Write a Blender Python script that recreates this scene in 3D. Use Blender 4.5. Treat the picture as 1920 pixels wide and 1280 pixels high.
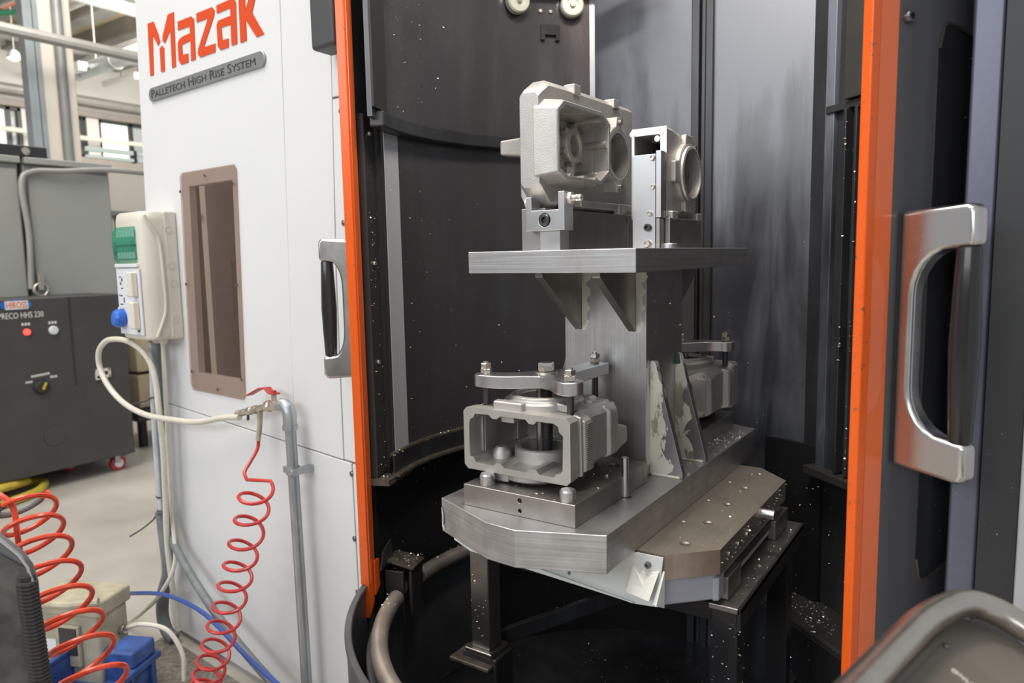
import bpy, bmesh, math, random
from mathutils import Vector, Matrix, noise
random.seed(7)
PI = math.pi
for _o in list(bpy.data.objects):
    bpy.data.objects.remove(_o)
S = bpy.context.scene
COL = S.collection

# ------------------------------------------------------------------ camera, world, lights, exposure
cam_d = bpy.data.cameras.new('camera')
cam_d.sensor_width = 36.0
cam_d.lens = 25.513
cam_d.clip_start = 0.05
cam_d.clip_end = 200
cam = bpy.data.objects.new('camera', cam_d)
COL.objects.link(cam)
_R = Matrix(((0.829, -0.048, 0.557), (0.559, 0.106, -0.822), (-0.019, 0.993, 0.115)))
_q = _R.to_quaternion()
_q.normalize()
cam.matrix_world = Matrix.Translation((0, 0, 1.65)) @ _q.to_matrix().to_4x4()
cam_d.dof.use_dof = True
cam_d.dof.focus_distance = 1.82
cam_d.dof.aperture_fstop = 3.5
S.camera = cam
S.view_settings.view_transform = 'Standard'
S.view_settings.look = 'None'
S.view_settings.gamma = 1.0
S.view_settings.use_curve_mapping = False
S.view_settings.exposure = 0.0

W = bpy.data.worlds.new('hall_daylight')
S.world = W
W.use_nodes = True
W.node_tree.nodes['Background'].inputs[0].default_value = (0.92, 0.96, 1.0, 1)
W.node_tree.nodes['Background'].inputs[1].default_value = 0.55


def area(name, loc, target, sx, sy, power, col=(1, 1, 1)):
    d = bpy.data.lights.new(name, 'AREA')
    d.shape = 'RECTANGLE'
    d.size = sx
    d.size_y = sy
    d.energy = power
    d.color = col
    o = bpy.data.objects.new(name, d)
    COL.objects.link(o)
    o.location = loc
    v = Vector(target) - Vector(loc)
    o.rotation_euler = v.to_track_quat('-Z', 'Y').to_euler()
    return o


# the hall's window band behind the photographer, and a roof light; then two added fill lights
area('hall_window_light', (-2.0, -7.6, 4.9), (-1.2, 2, 1.3), 9.0, 2.6, 355, (0.93, 0.97, 1.0))
area('roof_light', (-3.2, -0.2, 6.2), (-2.2, 1.2, 0), 5.0, 2.0, 300, (1.0, 0.92, 0.82))
area('far_wall_fill', (-10.9, 7.4, 5.2), (-14.2, 7.2, 2.6), 4.0, 2.5, 560, (1.0, 0.95, 0.86))  # added fill, tilted to brighten the far wall
area('column_fill', (-6.8, 3.4, 5.5), (-8.9, 4.2, 2.6), 1.6, 1.6, 150, (1.0, 0.96, 0.88))  # added fill to lift the cream column
# work lamp inside the machine, high above the pallet
area('chamber_work_lamp', (-.62, 1.42, 3.25), (-.85, 1.85, 1.0), .5, .25, 32, (1.0, 0.92, 0.80))

# ------------------------------------------------------------------ materials


def new_mat(name):
    m = bpy.data.materials.new(name)
    m.use_nodes = True
    nt = m.node_tree
    return m, nt, nt.nodes['Principled BSDF']


def N(nt, t, **kw):
    n = nt.nodes.new(t)
    for k, v in kw.items():
        setattr(n, k, v)
    return n


def coords(nt, scale=(1, 1, 1), mode='Object'):
    tc = N(nt, 'ShaderNodeTexCoord')
    mp = N(nt, 'ShaderNodeMapping')
    mp.inputs['Scale'].default_value = scale
    nt.links.new(tc.outputs[mode], mp.inputs['Vector'])
    return mp.outputs['Vector']


def noise_tex(nt, vec, scale, detail=3, rough=0.55, dist=0.0):
    n = N(nt, 'ShaderNodeTexNoise')
    n.inputs['Scale'].default_value = scale
    n.inputs['Detail'].default_value = detail
    n.inputs['Roughness'].default_value = rough
    n.inputs['Distortion'].default_value = dist
    nt.links.new(vec, n.inputs['Vector'])
    return n.outputs['Fac']


def ramp(nt, fac, stops):
    r = N(nt, 'ShaderNodeValToRGB')
    el = r.color_ramp.elements
    el[0].position, el[0].color = stops[0][0], (*stops[0][1], 1)
    el[1].position, el[1].color = stops[-1][0], (*stops[-1][1], 1)
    for p, c in stops[1:-1]:
        e = el.new(p)
        e.color = (*c, 1)
    nt.links.new(fac, r.inputs['Fac'])
    return r.outputs['Color']


def bump(nt, b, fac, strength, dist=0.001):
    n = N(nt, 'ShaderNodeBump')
    n.inputs['Strength'].default_value = strength
    n.inputs['Distance'].default_value = dist
    nt.links.new(fac, n.inputs['Height'])
    nt.links.new(n.outputs['Normal'], b.inputs['Normal'])


def g3(v):
    return (v, v, v)


def mat(name, col, rough=0.5, metal=0.0, var=0.0, vscale=6, vs=(1, 1, 1), rvar=0.0, bmp=0.0, bscale=300,
        bdist=0.0005, coat=0.0, emit=0.0, spec=0.5):
    m, nt, b = new_mat(name)
    b.inputs['Base Color'].default_value = (*col, 1)
    b.inputs['Roughness'].default_value = rough
    b.inputs['Metallic'].default_value = metal
    b.inputs['Specular IOR Level'].default_value = spec
    b.inputs['Coat Weight'].default_value = coat
    if var or rvar:
        f = noise_tex(nt, coords(nt, vs), vscale, 4)
        if var:
            c = ramp(nt, f, [(0.3, tuple(max(0, x * (1 - var)) for x in col)), (0.7, tuple(min(1, x * (1 + var)) for x in col))])
            nt.links.new(c, b.inputs['Base Color'])
        if rvar:
            c = ramp(nt, f, [(0.3, g3(max(0.02, rough - rvar))), (0.7, g3(min(1, rough + rvar)))])
            nt.links.new(c, b.inputs['Roughness'])
    if bmp:
        bump(nt, b, noise_tex(nt, coords(nt), bscale, 2), bmp, bdist)
    if emit:
        b.inputs['Emission Color'].default_value = (*col, 1)
        b.inputs['Emission Strength'].default_value = emit
    return m


def milled(name, col, rough, sc, axis, var=0.12, strength=0.25):
    """machined steel: fine parallel tool marks and slight tarnish"""
    m, nt, b = new_mat(name)
    b.inputs['Metallic'].default_value = 1.0
    vs = [3, 3, 3]
    vs[axis] = sc
    f = noise_tex(nt, coords(nt, tuple(vs)), 1.0, 3, 0.6)
    f2 = noise_tex(nt, coords(nt), 9, 4)
    mx = N(nt, 'ShaderNodeMix', data_type='RGBA', blend_type='MULTIPLY')
    mx.inputs[0].default_value = 1.0
    nt.links.new(ramp(nt, f, [(0.3, tuple(x * (1 - var) for x in col)), (0.7, col)]), mx.inputs[6])
    nt.links.new(ramp(nt, f2, [(0.3, (0.72, 0.70, 0.68)), (0.62, (1, 1, 1))]), mx.inputs[7])
    nt.links.new(mx.outputs[2], b.inputs['Base Color'])
    nt.links.new(ramp(nt, f2, [(0.3, g3(rough + 0.1)), (0.7, g3(rough - 0.06))]), b.inputs['Roughness'])
    bump(nt, b, f, strength, 0.0004)
    return m


def black_paint(name, base, rough, streak=0.0, scol=(0.2, 0.22, 0.26), rvar=0.08, spec=0.5, metal=0.0, rise=0.0):
    """glossy black enamel with dried coolant film running down it"""
    m, nt, b = new_mat(name)
    f1 = noise_tex(nt, coords(nt, (5, 5, 0.8)), 1.8, 6, 0.62, 0.5)
    f2 = noise_tex(nt, coords(nt, (1.4, 1.4, 1.0)), 1.5, 3)
    mu = N(nt, 'ShaderNodeMath', operation='MULTIPLY')
    nt.links.new(f1, mu.inputs[0])
    nt.links.new(f2, mu.inputs[1])
    if rise:      # bright reflection high on the wall, put into the colour as a paler tone
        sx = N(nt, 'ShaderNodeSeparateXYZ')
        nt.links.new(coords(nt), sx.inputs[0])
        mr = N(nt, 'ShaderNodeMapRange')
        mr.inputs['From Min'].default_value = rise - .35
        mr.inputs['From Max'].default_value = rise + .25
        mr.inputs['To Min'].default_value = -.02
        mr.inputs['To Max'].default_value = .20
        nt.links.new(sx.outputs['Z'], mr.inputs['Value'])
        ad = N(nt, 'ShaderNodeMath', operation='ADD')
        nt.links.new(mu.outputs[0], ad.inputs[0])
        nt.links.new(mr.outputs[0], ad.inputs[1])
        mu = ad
    k = tuple(base[i] + (scol[i] - base[i]) * streak for i in range(3))
    nt.links.new(ramp(nt, mu.outputs[0], [(0.2, base), (0.3, tuple((base[i] * 2 + k[i]) / 3 for i in range(3))), (0.42, k)]), b.inputs['Base Color'])
    nt.links.new(ramp(nt, mu.outputs[0], [(0.16, g3(max(0.05, rough - rvar))), (0.36, g3(rough + rvar))]), b.inputs['Roughness'])
    b.inputs['Specular IOR Level'].default_value = spec
    b.inputs['Metallic'].default_value = metal
    bump(nt, b, noise_tex(nt, coords(nt), 420, 2), 0.06, 0.0005)
    return m


def chipped(name, col, under, thr, rough, scale=60):
    m, nt, b = new_mat(name)
    f = noise_tex(nt, coords(nt), scale, 4, 0.7)
    nt.links.new(ramp(nt, f, [(thr, col), (thr + 0.03, under)]), b.inputs['Base Color'])
    b.inputs['Roughness'].default_value = rough
    return m


def patched(name, steel, cream, dark, zlo):
    """bare steel with remains of cream filler and dark primer"""
    m, nt, b = new_mat(name)
    f = noise_tex(nt, coords(nt, (16, 16, 7)), 1.0, 5, 0.7)
    if zlo:
        sx = N(nt, 'ShaderNodeSeparateXYZ')
        nt.links.new(coords(nt), sx.inputs[0])
        a = N(nt, 'ShaderNodeMath', operation='MULTIPLY_ADD')
        a.inputs[1].default_value = -7.0
        a.inputs[2].default_value = 7.0 * zlo
        nt.links.new(sx.outputs['X'], a.inputs[0])
        a2 = N(nt, 'ShaderNodeMath', operation='ADD')
        nt.links.new(a.outputs[0], a2.inputs[0])
        nt.links.new(f, a2.inputs[1])
        f = a2.outputs[0]
    nt.links.new(ramp(nt, f, [(0.44, steel), (0.455, cream), (0.66, cream), (0.67, dark)]), b.inputs['Base Color'])
    nt.links.new(ramp(nt, f, [(0.44, g3(0.9)), (0.455, g3(0))]), b.inputs['Metallic'])
    b.inputs['Roughness'].default_value = 0.42
    return m


M = {}
M['cast'] = mat('cast_aluminium', (0.50, 0.485, 0.465), 0.48, 0.80, var=0.10, vscale=14, bmp=0.8, bscale=420, bdist=0.0008)
M['cast_cut'] = mat('machined_aluminium', (0.78, 0.78, 0.77), 0.28, 0.95, var=0.06, vscale=30)
M['steel_x'] = milled('milled_steel_across', (0.60, 0.60, 0.62), 0.34, 260, 2)
M['steel_y'] = milled('milled_steel_along', (0.66, 0.60, 0.52), 0.46, 240, 0)
M['steel_dark'] = milled('oily_steel', (0.42, 0.40, 0.38), 0.38, 160, 1)
M['steel_plate'] = milled('sawn_steel', (0.66, 0.66, 0.68), 0.42, 330, 2, 0.3, 0.5)
M['steel_bright'] = mat('bright_steel', (0.56, 0.56, 0.57), 0.33, 1.0, rvar=0.04, vscale=12)
M['bolt'] = mat('zinc_plated_steel', (0.64, 0.61, 0.56), 0.30, 1.0)
M['black_steel'] = mat('black_oxide_steel', (0.08, 0.08, 0.085), 0.36, 0.7, rvar=0.08)
M['gusset'] = patched('patched_steel', (0.36, 0.36, 0.37), (0.66, 0.66, 0.57), (0.05, 0.08, 0.09), 0.152)
M['filler'] = patched('filler_residue', (0.64, 0.63, 0.54), (0.66, 0.66, 0.57), (0.05, 0.08, 0.09), 0)
M['black'] = black_paint('black_enamel', (0.022, 0.022, 0.024), 0.28, 0.12)
M['black_wall'] = black_paint('black_enamel_film_painted_sheen', (0.026, 0.028, 0.036), 0.33, 0.9, (0.155, 0.17, 0.21), spec=0.9, rise=2.1)  # coolant streaks, with the wall's upper reflection painted in
M['black_guard'] = black_paint('black_enamel_guard', (0.075, 0.074, 0.079), 0.25, 0.2, (0.2, 0.2, 0.21), metal=0.45)
M['black_matt'] = mat('black_satin', (0.030, 0.029, 0.028), 0.45, rvar=0.1)
M['tan_lit'] = mat('black_ledge_warm_lit', (0.10, 0.085, 0.07), 0.4, 0.3, var=0.4, vscale=30)  # warm lamp light on black ledges, put into the colour
M['white'] = mat('white_enamel', (0.735, 0.75, 0.765), 0.30, var=0.015, vscale=3)
M['white_sheet'] = mat('white_sheet', (0.74, 0.77, 0.74), 0.34, var=0.04, vscale=12)
M['grey_base'] = mat('grey_painted_casting', (0.42, 0.44, 0.50), 0.45, bmp=0.3, bscale=200, var=0.06)
M['orange'] = mat('orange_enamel', (0.80, 0.130, 0.014), 0.22, var=0.04, vscale=8, coat=1.0)
M['orange_edge'] = chipped('orange_enamel_chipped', (0.78, 0.115, 0.012), (0.16, 0.08, 0.05), 0.64, 0.24, 70)
M['logo'] = mat('orange_vinyl', (0.66, 0.062, 0.004), 0.4)
M['door_grey'] = mat('grey_enamel_gloss', (0.090, 0.090, 0.098), 0.32, rvar=0.05, coat=0.2)
M['header'] = mat('dark_grey_textured', (0.060, 0.062, 0.070), 0.5, bmp=0.3, bscale=400)
M['post'] = mat('blue_grey_textured', (0.17, 0.18, 0.235), 0.42, 0.5, bmp=0.25, bscale=500, var=0.04, vscale=80)
M['dark_panel'] = mat('charcoal_panel', (0.032, 0.033, 0.036), 0.45, bmp=0.2, bscale=400)
M['light_panel'] = mat('pale_grey_panel', (0.48, 0.48, 0.50), 0.5)
M['satin'] = mat('satin_nickel', (0.60, 0.59, 0.58), 0.27, 1.0, rvar=0.05, vscale=12)
M['grip'] = mat('black_plastic_grip', (0.016, 0.015, 0.016), 0.25, coat=0.2)
M['screw'] = mat('dark_screw', (0.20, 0.20, 0.21), 0.3, 0.9)
M['tube'] = mat('grey_steel_tube', (0.52, 0.47, 0.42), 0.38, 0.7, var=0.2, vscale=14)
M['tub'] = mat('painted_tub_rim', (0.10, 0.105, 0.115), 0.3, 0.4, var=0.2, vscale=9)
M['galv'] = mat('galvanised_pipe', (0.42, 0.45, 0.47), 0.42, 0.8, var=0.2, vscale=25, vs=(1, 1, 0.3))
M['brass'] = mat('dull_nickel_fitting', (0.55, 0.50, 0.42), 0.35, 0.9, var=0.3, vscale=50)
M['red_handle'] = mat('red_vinyl', (0.42, 0.03, 0.035), 0.4)
M['red_hose'] = mat('red_polyurethane', (0.50, 0.035, 0.035), 0.3, var=0.2, vscale=30)
M['red_hose2'] = mat('orange_red_polyurethane', (0.70, 0.075, 0.035), 0.28, var=0.25, vscale=24)
M['white_hose'] = mat('cream_hose', (0.66, 0.63, 0.55), 0.4, var=0.08, vscale=20)
M['blue_hose'] = mat('blue_hose', (0.045, 0.09, 0.34), 0.35)
M['grey_hose'] = mat('grey_conduit', (0.17, 0.19, 0.20), 0.5, var=0.2, vscale=20)
M['pale_conduit'] = mat('pale_blue_grey_conduit', (0.50, 0.55, 0.60), 0.4, var=0.1, vscale=20)
M['cream'] = mat('cream_plastic', (0.66, 0.63, 0.56), 0.38, var=0.04)
M['socket_white'] = mat('white_plastic', (0.72, 0.75, 0.80), 0.35)
M['switch'] = mat('ivory_plastic', (0.74, 0.69, 0.61), 0.4)
M['blue_cap'] = mat('blue_plastic', (0.025, 0.14, 0.62), 0.3)
M['mark'] = mat('dark_print', (0.05, 0.05, 0.06), 0.5)
M['green_glass'] = None
M['crate'] = mat('blue_crate_plastic', (0.035, 0.085, 0.29), 0.42, var=0.35, vscale=18)
M['beige'] = mat('dirty_beige_plastic', (0.44, 0.40, 0.30), 0.5, var=0.25, vscale=14)
M['unit'] = mat('charcoal_powder_coat', (0.060, 0.056, 0.054), 0.5, var=0.12, vscale=4, bmp=0.2)
M['cab'] = mat('grey_green_cabinet', (0.36, 0.37, 0.345), 0.45, var=0.05, vscale=2)
M['concrete'] = mat('polished_concrete', (0.52, 0.49, 0.44), 0.38, var=0.14, vscale=1.6, rvar=0.1, bmp=0.1, bscale=60)
M['mat'] = mat('gritty_rubber_mat', (0.19, 0.175, 0.15), 0.7, var=0.45, vscale=70, bmp=0.8, bscale=160, bdist=0.003)
M['plaster'] = mat('cream_plaster', (0.62, 0.58, 0.52), 0.7, var=0.05, vscale=1)
M['plaster_w'] = mat('pale_wall', (0.68, 0.67, 0.65), 0.7, var=0.05, vscale=1)
M['taupe'] = mat('taupe_cladding', (0.30, 0.27, 0.245), 0.6, var=0.05)
M['roof'] = mat('tan_roof_sheet', (0.72, 0.60, 0.42), 0.7, var=0.25, vscale=0.8)
M['beam'] = mat('grey_beam', (0.25, 0.25, 0.24), 0.5, 0.3, var=0.2, vscale=2)
M['pipe_grey'] = mat('painted_pipe', (0.36, 0.35, 0.33), 0.45, 0.2, var=0.1, vscale=3)
M['duct'] = mat('zinc_duct', (0.38, 0.42, 0.43), 0.35, 0.6, var=0.12, vscale=4)
M['daylight'] = mat('daylit_pane', (0.93, 1.0, 0.90), 0.3, emit=1.1)
M['lamp'] = mat('lit_lamp', (1.0, 0.90, 0.78), 0.3, emit=6.0)
M['lamp_shell'] = mat('white_lamp_shell', (0.75, 0.75, 0.73), 0.4)
M['white_rail'] = mat('white_tray', (0.64, 0.72, 0.69), 0.4)
M['wood'] = mat('pale_carton', (0.62, 0.52, 0.36), 0.7, var=0.1)
M['red'] = mat('red_wheel', (0.45, 0.035, 0.045), 0.4)
M['rubber'] = mat('black_rubber', (0.025, 0.025, 0.025), 0.6)
M['yellow'] = mat('yellow_hose', (0.55, 0.42, 0.05), 0.5, var=0.3, vscale=8)
M['label_white'] = mat('white_print', (0.75, 0.74, 0.70), 0.5)
M['logo_blue'] = mat('blue_badge', (0.015, 0.14, 0.50), 0.35)
M['led_red'] = mat('lit_red_lamp', (1.0, 0.10, 0.08), 0.3, emit=1.0)
M['badge'] = mat('brushed_badge', (0.40, 0.40, 0.38), 0.4, 0.8, var=0.1, vscale=30)
M['cloth'] = mat('charcoal_padded_cloth', (0.085, 0.079, 0.073), 0.85, var=0.3, vscale=30, bmp=0.5, bscale=700)
M['cloth_rib'] = mat('charcoal_rib_knit', (0.042, 0.040, 0.041), 0.85, bmp=0.5, bscale=900)
M['chair'] = mat('dark_grey_chair_shell', (0.13, 0.13, 0.145), 0.35, var=0.08)
M['pendant'] = mat('taupe_grey_panel', (0.135, 0.118, 0.10), 0.42, var=0.08, vscale=9, bmp=0.15)
M['pendant_plate'] = mat('taupe_cover_plate', (0.120, 0.103, 0.082), 0.45, var=0.08, vscale=14, bmp=0.15)
M['rail'] = mat('brushed_guard_rail', (0.55, 0.51, 0.46), 0.30, 1.0, var=0.12, vscale=10, rvar=0.06)
M['chips'] = mat('aluminium_chips', (0.80, 0.77, 0.70), 0.35, 0.6, var=0.2, vscale=300)


def glassy(name, tint, alpha, rough=0.05):
    m, nt, b = new_mat(name)
    out = nt.nodes['Material Output']
    b.inputs['Base Color'].default_value = (*tint, 1)
    b.inputs['Roughness'].default_value = rough
    tr = N(nt, 'ShaderNodeBsdfTransparent')
    tr.inputs['Color'].default_value = (*[min(1, x * .35 + 0.65) for x in tint], 1)
    mx = N(nt, 'ShaderNodeMixShader')
    mx.inputs[0].default_value = alpha
    nt.links.new(tr.outputs[0], mx.inputs[1])
    nt.links.new(b.outputs[0], mx.inputs[2])
    nt.links.new(mx.outputs[0], out.inputs['Surface'])
    return m


M['green_glass'] = glassy('green_clear_plastic', (0.03, 0.42, 0.26), 0.32)
M['acrylic'] = glassy('smoked_acrylic', (0.50, 0.36, 0.29), 0.10, 0.06)
M['clear'] = glassy('clear_pane', (0.8, 0.85, 0.8), 0.2, 0.03)

# ------------------------------------------------------------------ mesh builder


class MB:
    def __init__(self):
        self.bm = bmesh.new()

    def poly_ext(self, pts, vec):
        """closed prism: polygon pts (3D, any winding) pushed along vec"""
        vec = Vector(vec)
        a = [self.bm.verts.new(p) for p in pts]
        b = [self.bm.verts.new(Vector(p) + vec) for p in pts]
        self.bm.faces.new(a[::-1])
        self.bm.faces.new(b)
        n = len(pts)
        for i in range(n):
            j = (i + 1) % n
            self.bm.faces.new((a[i], a[j], b[j], b[i]))
        return self

    def box(self, x0, x1, y0, y1, z0, z1):
        return self.poly_ext([(x0, y0, z0), (x1, y0, z0), (x1, y1, z0), (x0, y1, z0)], (0, 0, z1 - z0))

    def loft(self, secs, closed=False, caps=True):
        rows = [[self.bm.verts.new(p) for p in s] for s in secs]
        m = len(rows)
        for i in range(m if closed else m - 1):
            r0, r1 = rows[i], rows[(i + 1) % m]
            k = len(r0)
            for j in range(k):
                self.bm.faces.new((r0[j], r0[(j + 1) % k], r1[(j + 1) % k], r1[j]))
        if caps and not closed:
            self.bm.faces.new(rows[0][::-1])
            self.bm.faces.new(rows[-1])
        return self

    def cyl(self, p0, p1, r0, r1=None, seg=20):
        r1 = r0 if r1 is None else r1
        p0, p1 = Vector(p0), Vector(p1)
        u, v = frame(p1 - p0)
        secs = []
        for p, r in ((p0, r0), (p1, r1)):
            secs.append([p + (u * math.cos(2 * PI * k / seg) + v * math.sin(2 * PI * k / seg)) * r for k in range(seg)])
        return self.loft(secs)

    def lathe(self, prof, p0, axis, seg=28, ring=False):
        """prof: (radius, height along axis); ring=True closes the profile into a ring"""
        p0, ax = Vector(p0), Vector(axis).normalized()
        u, v = frame(ax)
        secs = [[p0 + ax * h + (u * math.cos(2 * PI * k / seg) + v * math.sin(2 * PI * k / seg)) * max(r, 1e-5) for k in range(seg)] for r, h in prof]
        return self.loft(secs, closed=ring)

    def tube(self, path, r, seg=10, closed=False):
        path = [Vector(p) for p in path]
        n = len(path)
        u = None
        secs = []
        for i, p in enumerate(path):
            a = path[i - 1] if (i or closed) else p
            b = path[(i + 1) % n] if (i < n - 1 or closed) else p
            t = (b - a).normalized()
            if u is None:
                u, v = frame(t)
            u = (u - t * u.dot(t)).normalized()
            v = t.cross(u)
            rr = r[i] if isinstance(r, (list, tuple)) else r
            secs.append([p + (u * math.cos(2 * PI * k / seg) + v * math.sin(2 * PI * k / seg)) * rr for k in range(seg)])
        return self.loft(secs, closed=closed)

    def arc(self, c, r0, r1, a0, a1, z0, z1, n=32):
        """solid piece of a cylinder wall, angles in degrees"""
        secs = []
        for k in range(n + 1):
            a = math.radians(a0 + (a1 - a0) * k / n)
            ca, sa = math.cos(a), math.sin(a)
            secs.append([(c[0] + r * ca, c[1] + r * sa, z) for r, z in ((r0, z0), (r1, z0), (r1, z1), (r0, z1))])
        return self.loft(secs)

    def ball(self, c, r, sx=1, sy=1, sz=1, seg=12):
        c = Vector(c)
        prof = [(r * math.sin(PI * k / seg), -r * math.cos(PI * k / seg)) for k in range(seg + 1)]
        secs = [[c + Vector((rr * math.cos(2 * PI * j / 14) * sx, rr * math.sin(2 * PI * j / 14) * sy, h * sz)) for j in range(14)] for rr, h in prof[1:-1]]
        return self.loft(secs)

    def hexagon(self, p0, axis, af, h, rot=0.0):
        p0, ax = Vector(p0), Vector(axis).normalized()
        u, v = frame(ax)
        r = af / math.sqrt(3)
        c = 0.90
        secs = []
        for hh, k in ((0, c), (h * .12, 1), (h * .88, 1), (h, c)):
            secs.append([p0 + ax * hh + (u * math.cos(PI * i / 3 + rot) + v * math.sin(PI * i / 3 + rot)) * r * k for i in range(6)])
        return self.loft(secs)

    def shell_strip(self, pts, vec, th):
        """sheet: open polyline pts (list of 3D) swept along vec, thickness th along given normal th vector"""
        th = Vector(th)
        ring = [Vector(p) for p in pts] + [Vector(p) + th for p in reversed(pts)]
        return self.poly_ext(ring, vec)


def frame(t):
    t = Vector(t).normalized()
    h = Vector((0, 0, 1)) if abs(t.z) < 0.9 else Vector((1, 0, 0))
    u = h.cross(t).normalized()
    return u, t.cross(u)


ROOT = {}


def finish(me, smooth=35):
    bm = bmesh.new()
    bm.from_mesh(me)
    bmesh.ops.recalc_face_normals(bm, faces=bm.faces)
    bm.to_mesh(me)
    bm.free()
    if smooth:
        me.polygons.foreach_set('use_smooth', [True] * len(me.polygons))
        me.set_sharp_from_angle(angle=math.radians(smooth))


def obj(name, mb, m, parent=None, bev=0.0, seg=2, smooth=35, cuts=None, local=False, label=None, kind=None):
    """one mesh object; world coordinates unless local"""
    me = bpy.data.meshes.new(name)
    mb.bm.to_mesh(me)
    mb.bm.free()
    finish(me, 0)
    o = bpy.data.objects.new(name, me)
    COL.objects.link(o)
    if cuts:
        tmp = []
        for c in cuts:
            cm = bpy.data.meshes.new('cut')
            c.bm.to_mesh(cm)
            c.bm.free()
            finish(cm, 0)
            co = bpy.data.objects.new('cut', cm)
            COL.objects.link(co)
            tmp.append(co)
            md = o.modifiers.new('b', 'BOOLEAN')
            md.operation = 'DIFFERENCE'
            md.solver = 'EXACT'
            md.object = co
        dg = bpy.context.evaluated_depsgraph_get()
        nm = bpy.data.meshes.new_from_object(o.evaluated_get(dg))
        o.modifiers.clear()
        o.data = nm
        for co in tmp:
            bpy.data.objects.remove(co)
    o.data.materials.clear()
    o.data.materials.append(M[m] if isinstance(m, str) else m)
    if smooth:
        o.data.polygons.foreach_set('use_smooth', [True] * len(o.data.polygons))
        o.data.set_sharp_from_angle(angle=math.radians(smooth))
    if bev:
        md = o.modifiers.new('bevel', 'BEVEL')
        md.width = bev
        md.segments = seg
        md.limit_method = 'ANGLE'
        md.angle_limit = math.radians(38)
        md.use_clamp_overlap = True
        md.harden_normals = True
    if parent is not None:
        o.parent = parent
        root = parent if parent.parent is None else parent.parent
        ROOT[o.name] = root
        if not local:
            o.data.transform((Matrix.Translation(root.location) @ root.rotation_euler.to_matrix().to_4x4()).inverted())
    if label:
        o['label'] = label
    if kind:
        o['kind'] = kind
    return o


def thing(name, label, cat, loc=(0, 0, 0), rotz=0.0, group=None):
    o = bpy.data.objects.new(name, None)
    COL.objects.link(o)
    o.empty_display_size = 0.05
    o.location = loc
    o.rotation_euler = (0, 0, rotz)
    o['label'] = label
    o['category'] = cat
    if group:
        o['group'] = group
    return o


def tag(o, label, cat, group=None, kind=None):
    o['label'] = label
    o['category'] = cat
    if group:
        o['group'] = group
    if kind:
        o['kind'] = kind
    return o


def struct(name, mb, m, **kw):
    o = obj(name, mb, m, **kw)
    o['kind'] = 'structure'
    return o


def copy_tree(o, parent=None):
    c = o.copy()
    COL.objects.link(c)
    c.parent = parent
    for ch in [x for x in bpy.data.objects if x.parent == o and x is not c]:
        copy_tree(ch, c)
    return c


def text_mesh(body, size, extrude=0.0008, small_caps=False):
    cu = bpy.data.curves.new('txt', 'FONT')
    cu.body = body
    cu.size = size
    cu.extrude = extrude
    cu.resolution_u = 3
    cu.align_x = 'LEFT'
    if small_caps:
        cu.small_caps_scale = 0.78
        for i in range(len(body)):
            cu.body_format[i].use_small_caps = True
    o = bpy.data.objects.new('txt', cu)
    COL.objects.link(o)
    bpy.context.view_layer.update()
    dg = bpy.context.evaluated_depsgraph_get()
    me = bpy.data.meshes.new_from_object(o.evaluated_get(dg))
    bpy.data.objects.remove(o)
    bpy.data.curves.remove(cu)
    return me


def lettering(name, body, size, m, parent, origin, xdir, ydir, width=None, height=None, small_caps=False, ext=0.0008):
    me = text_mesh(body, size, ext, small_caps)
    xs = [v.co.x for v in me.vertices]
    ys = [v.co.y for v in me.vertices]
    x0, y0 = min(xs), min(ys)
    sx = width / (max(xs) - x0) if width else 1
    sy = height / (max(ys) - y0) if height else sx
    X, Y = Vector(xdir).normalized(), Vector(ydir).normalized()
    Zd = X.cross(Y)
    for v in me.vertices:
        v.co = Vector(origin) + X * ((v.co.x - x0) * sx) + Y * ((v.co.y - y0) * sy) + Zd * v.co.z
    me.name = name
    me.materials.clear()
    me.materials.append(M[m])
    o = bpy.data.objects.new(name, me)
    COL.objects.link(o)
    if parent is not None:
        root = parent if parent.parent is None else parent.parent
        o.parent = parent
        me.transform((Matrix.Translation(root.location) @ root.rotation_euler.to_matrix().to_4x4()).inverted())
    return o


# axes of the machine's white front: PF(t, off, z), t runs left along the front, off comes out of it
_Q = Vector((-1.55, 1.58, 0))
_D = Vector((-0.9966, 0.083, 0))
_NN = Vector((-0.083, -0.9966, 0))


def PF(t, off, z):
    return _Q + _D * t + _NN * off + Vector((0, 0, z))


def curve(pts, n=8):
    """Catmull-Rom through pts"""
    P = [Vector(p) for p in pts]
    P = [P[0] * 2 - P[1]] + P + [P[-1] * 2 - P[-2]]
    out = []
    for i in range(1, len(P) - 2):
        for k in range(n):
            t = k / n
            a, b, c, d = P[i - 1], P[i], P[i + 1], P[i + 2]
            out.append(0.5 * ((2 * b) + (c - a) * t + (2 * a - 5 * b + 4 * c - d) * t * t + (3 * b - a - 3 * c + d) * t ** 3))
    out.append(P[-2])
    return out


def bolt_hex(name, base, af, h1, n, m, parent, rot=0.2, stud=0.0, sr=0.006):
    """stacked hexagon nuts on a stud"""
    b = MB()
    z = Vector(base)
    for k in range(n):
        b.hexagon(z + Vector((0, 0, k * (h1 + 0.0008))), (0, 0, 1), af, h1, rot + k * 0.25)
    if stud:
        b.cyl(z, z + Vector((0, 0, n * h1 + stud)), sr, seg=12)
    return obj(name, b, m, parent)


def socket_screw(parent, p, axis, r, name='socket_screw', m='screw'):
    ax = Vector(axis).normalized()
    p = Vector(p)
    s = MB().lathe([(r, -0.002), (r, r * .8), (r * .9, r), (r * .52, r), (r * .5, r * .35), (0.0, r * .35)], p, ax, 18)
    return obj(name, s, m, parent)

# ------------------------------------------------------------------ the hall
struct('floor', MB().box(-17, 4, -8, 16, -0.06, 0.0), 'concrete')
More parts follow.
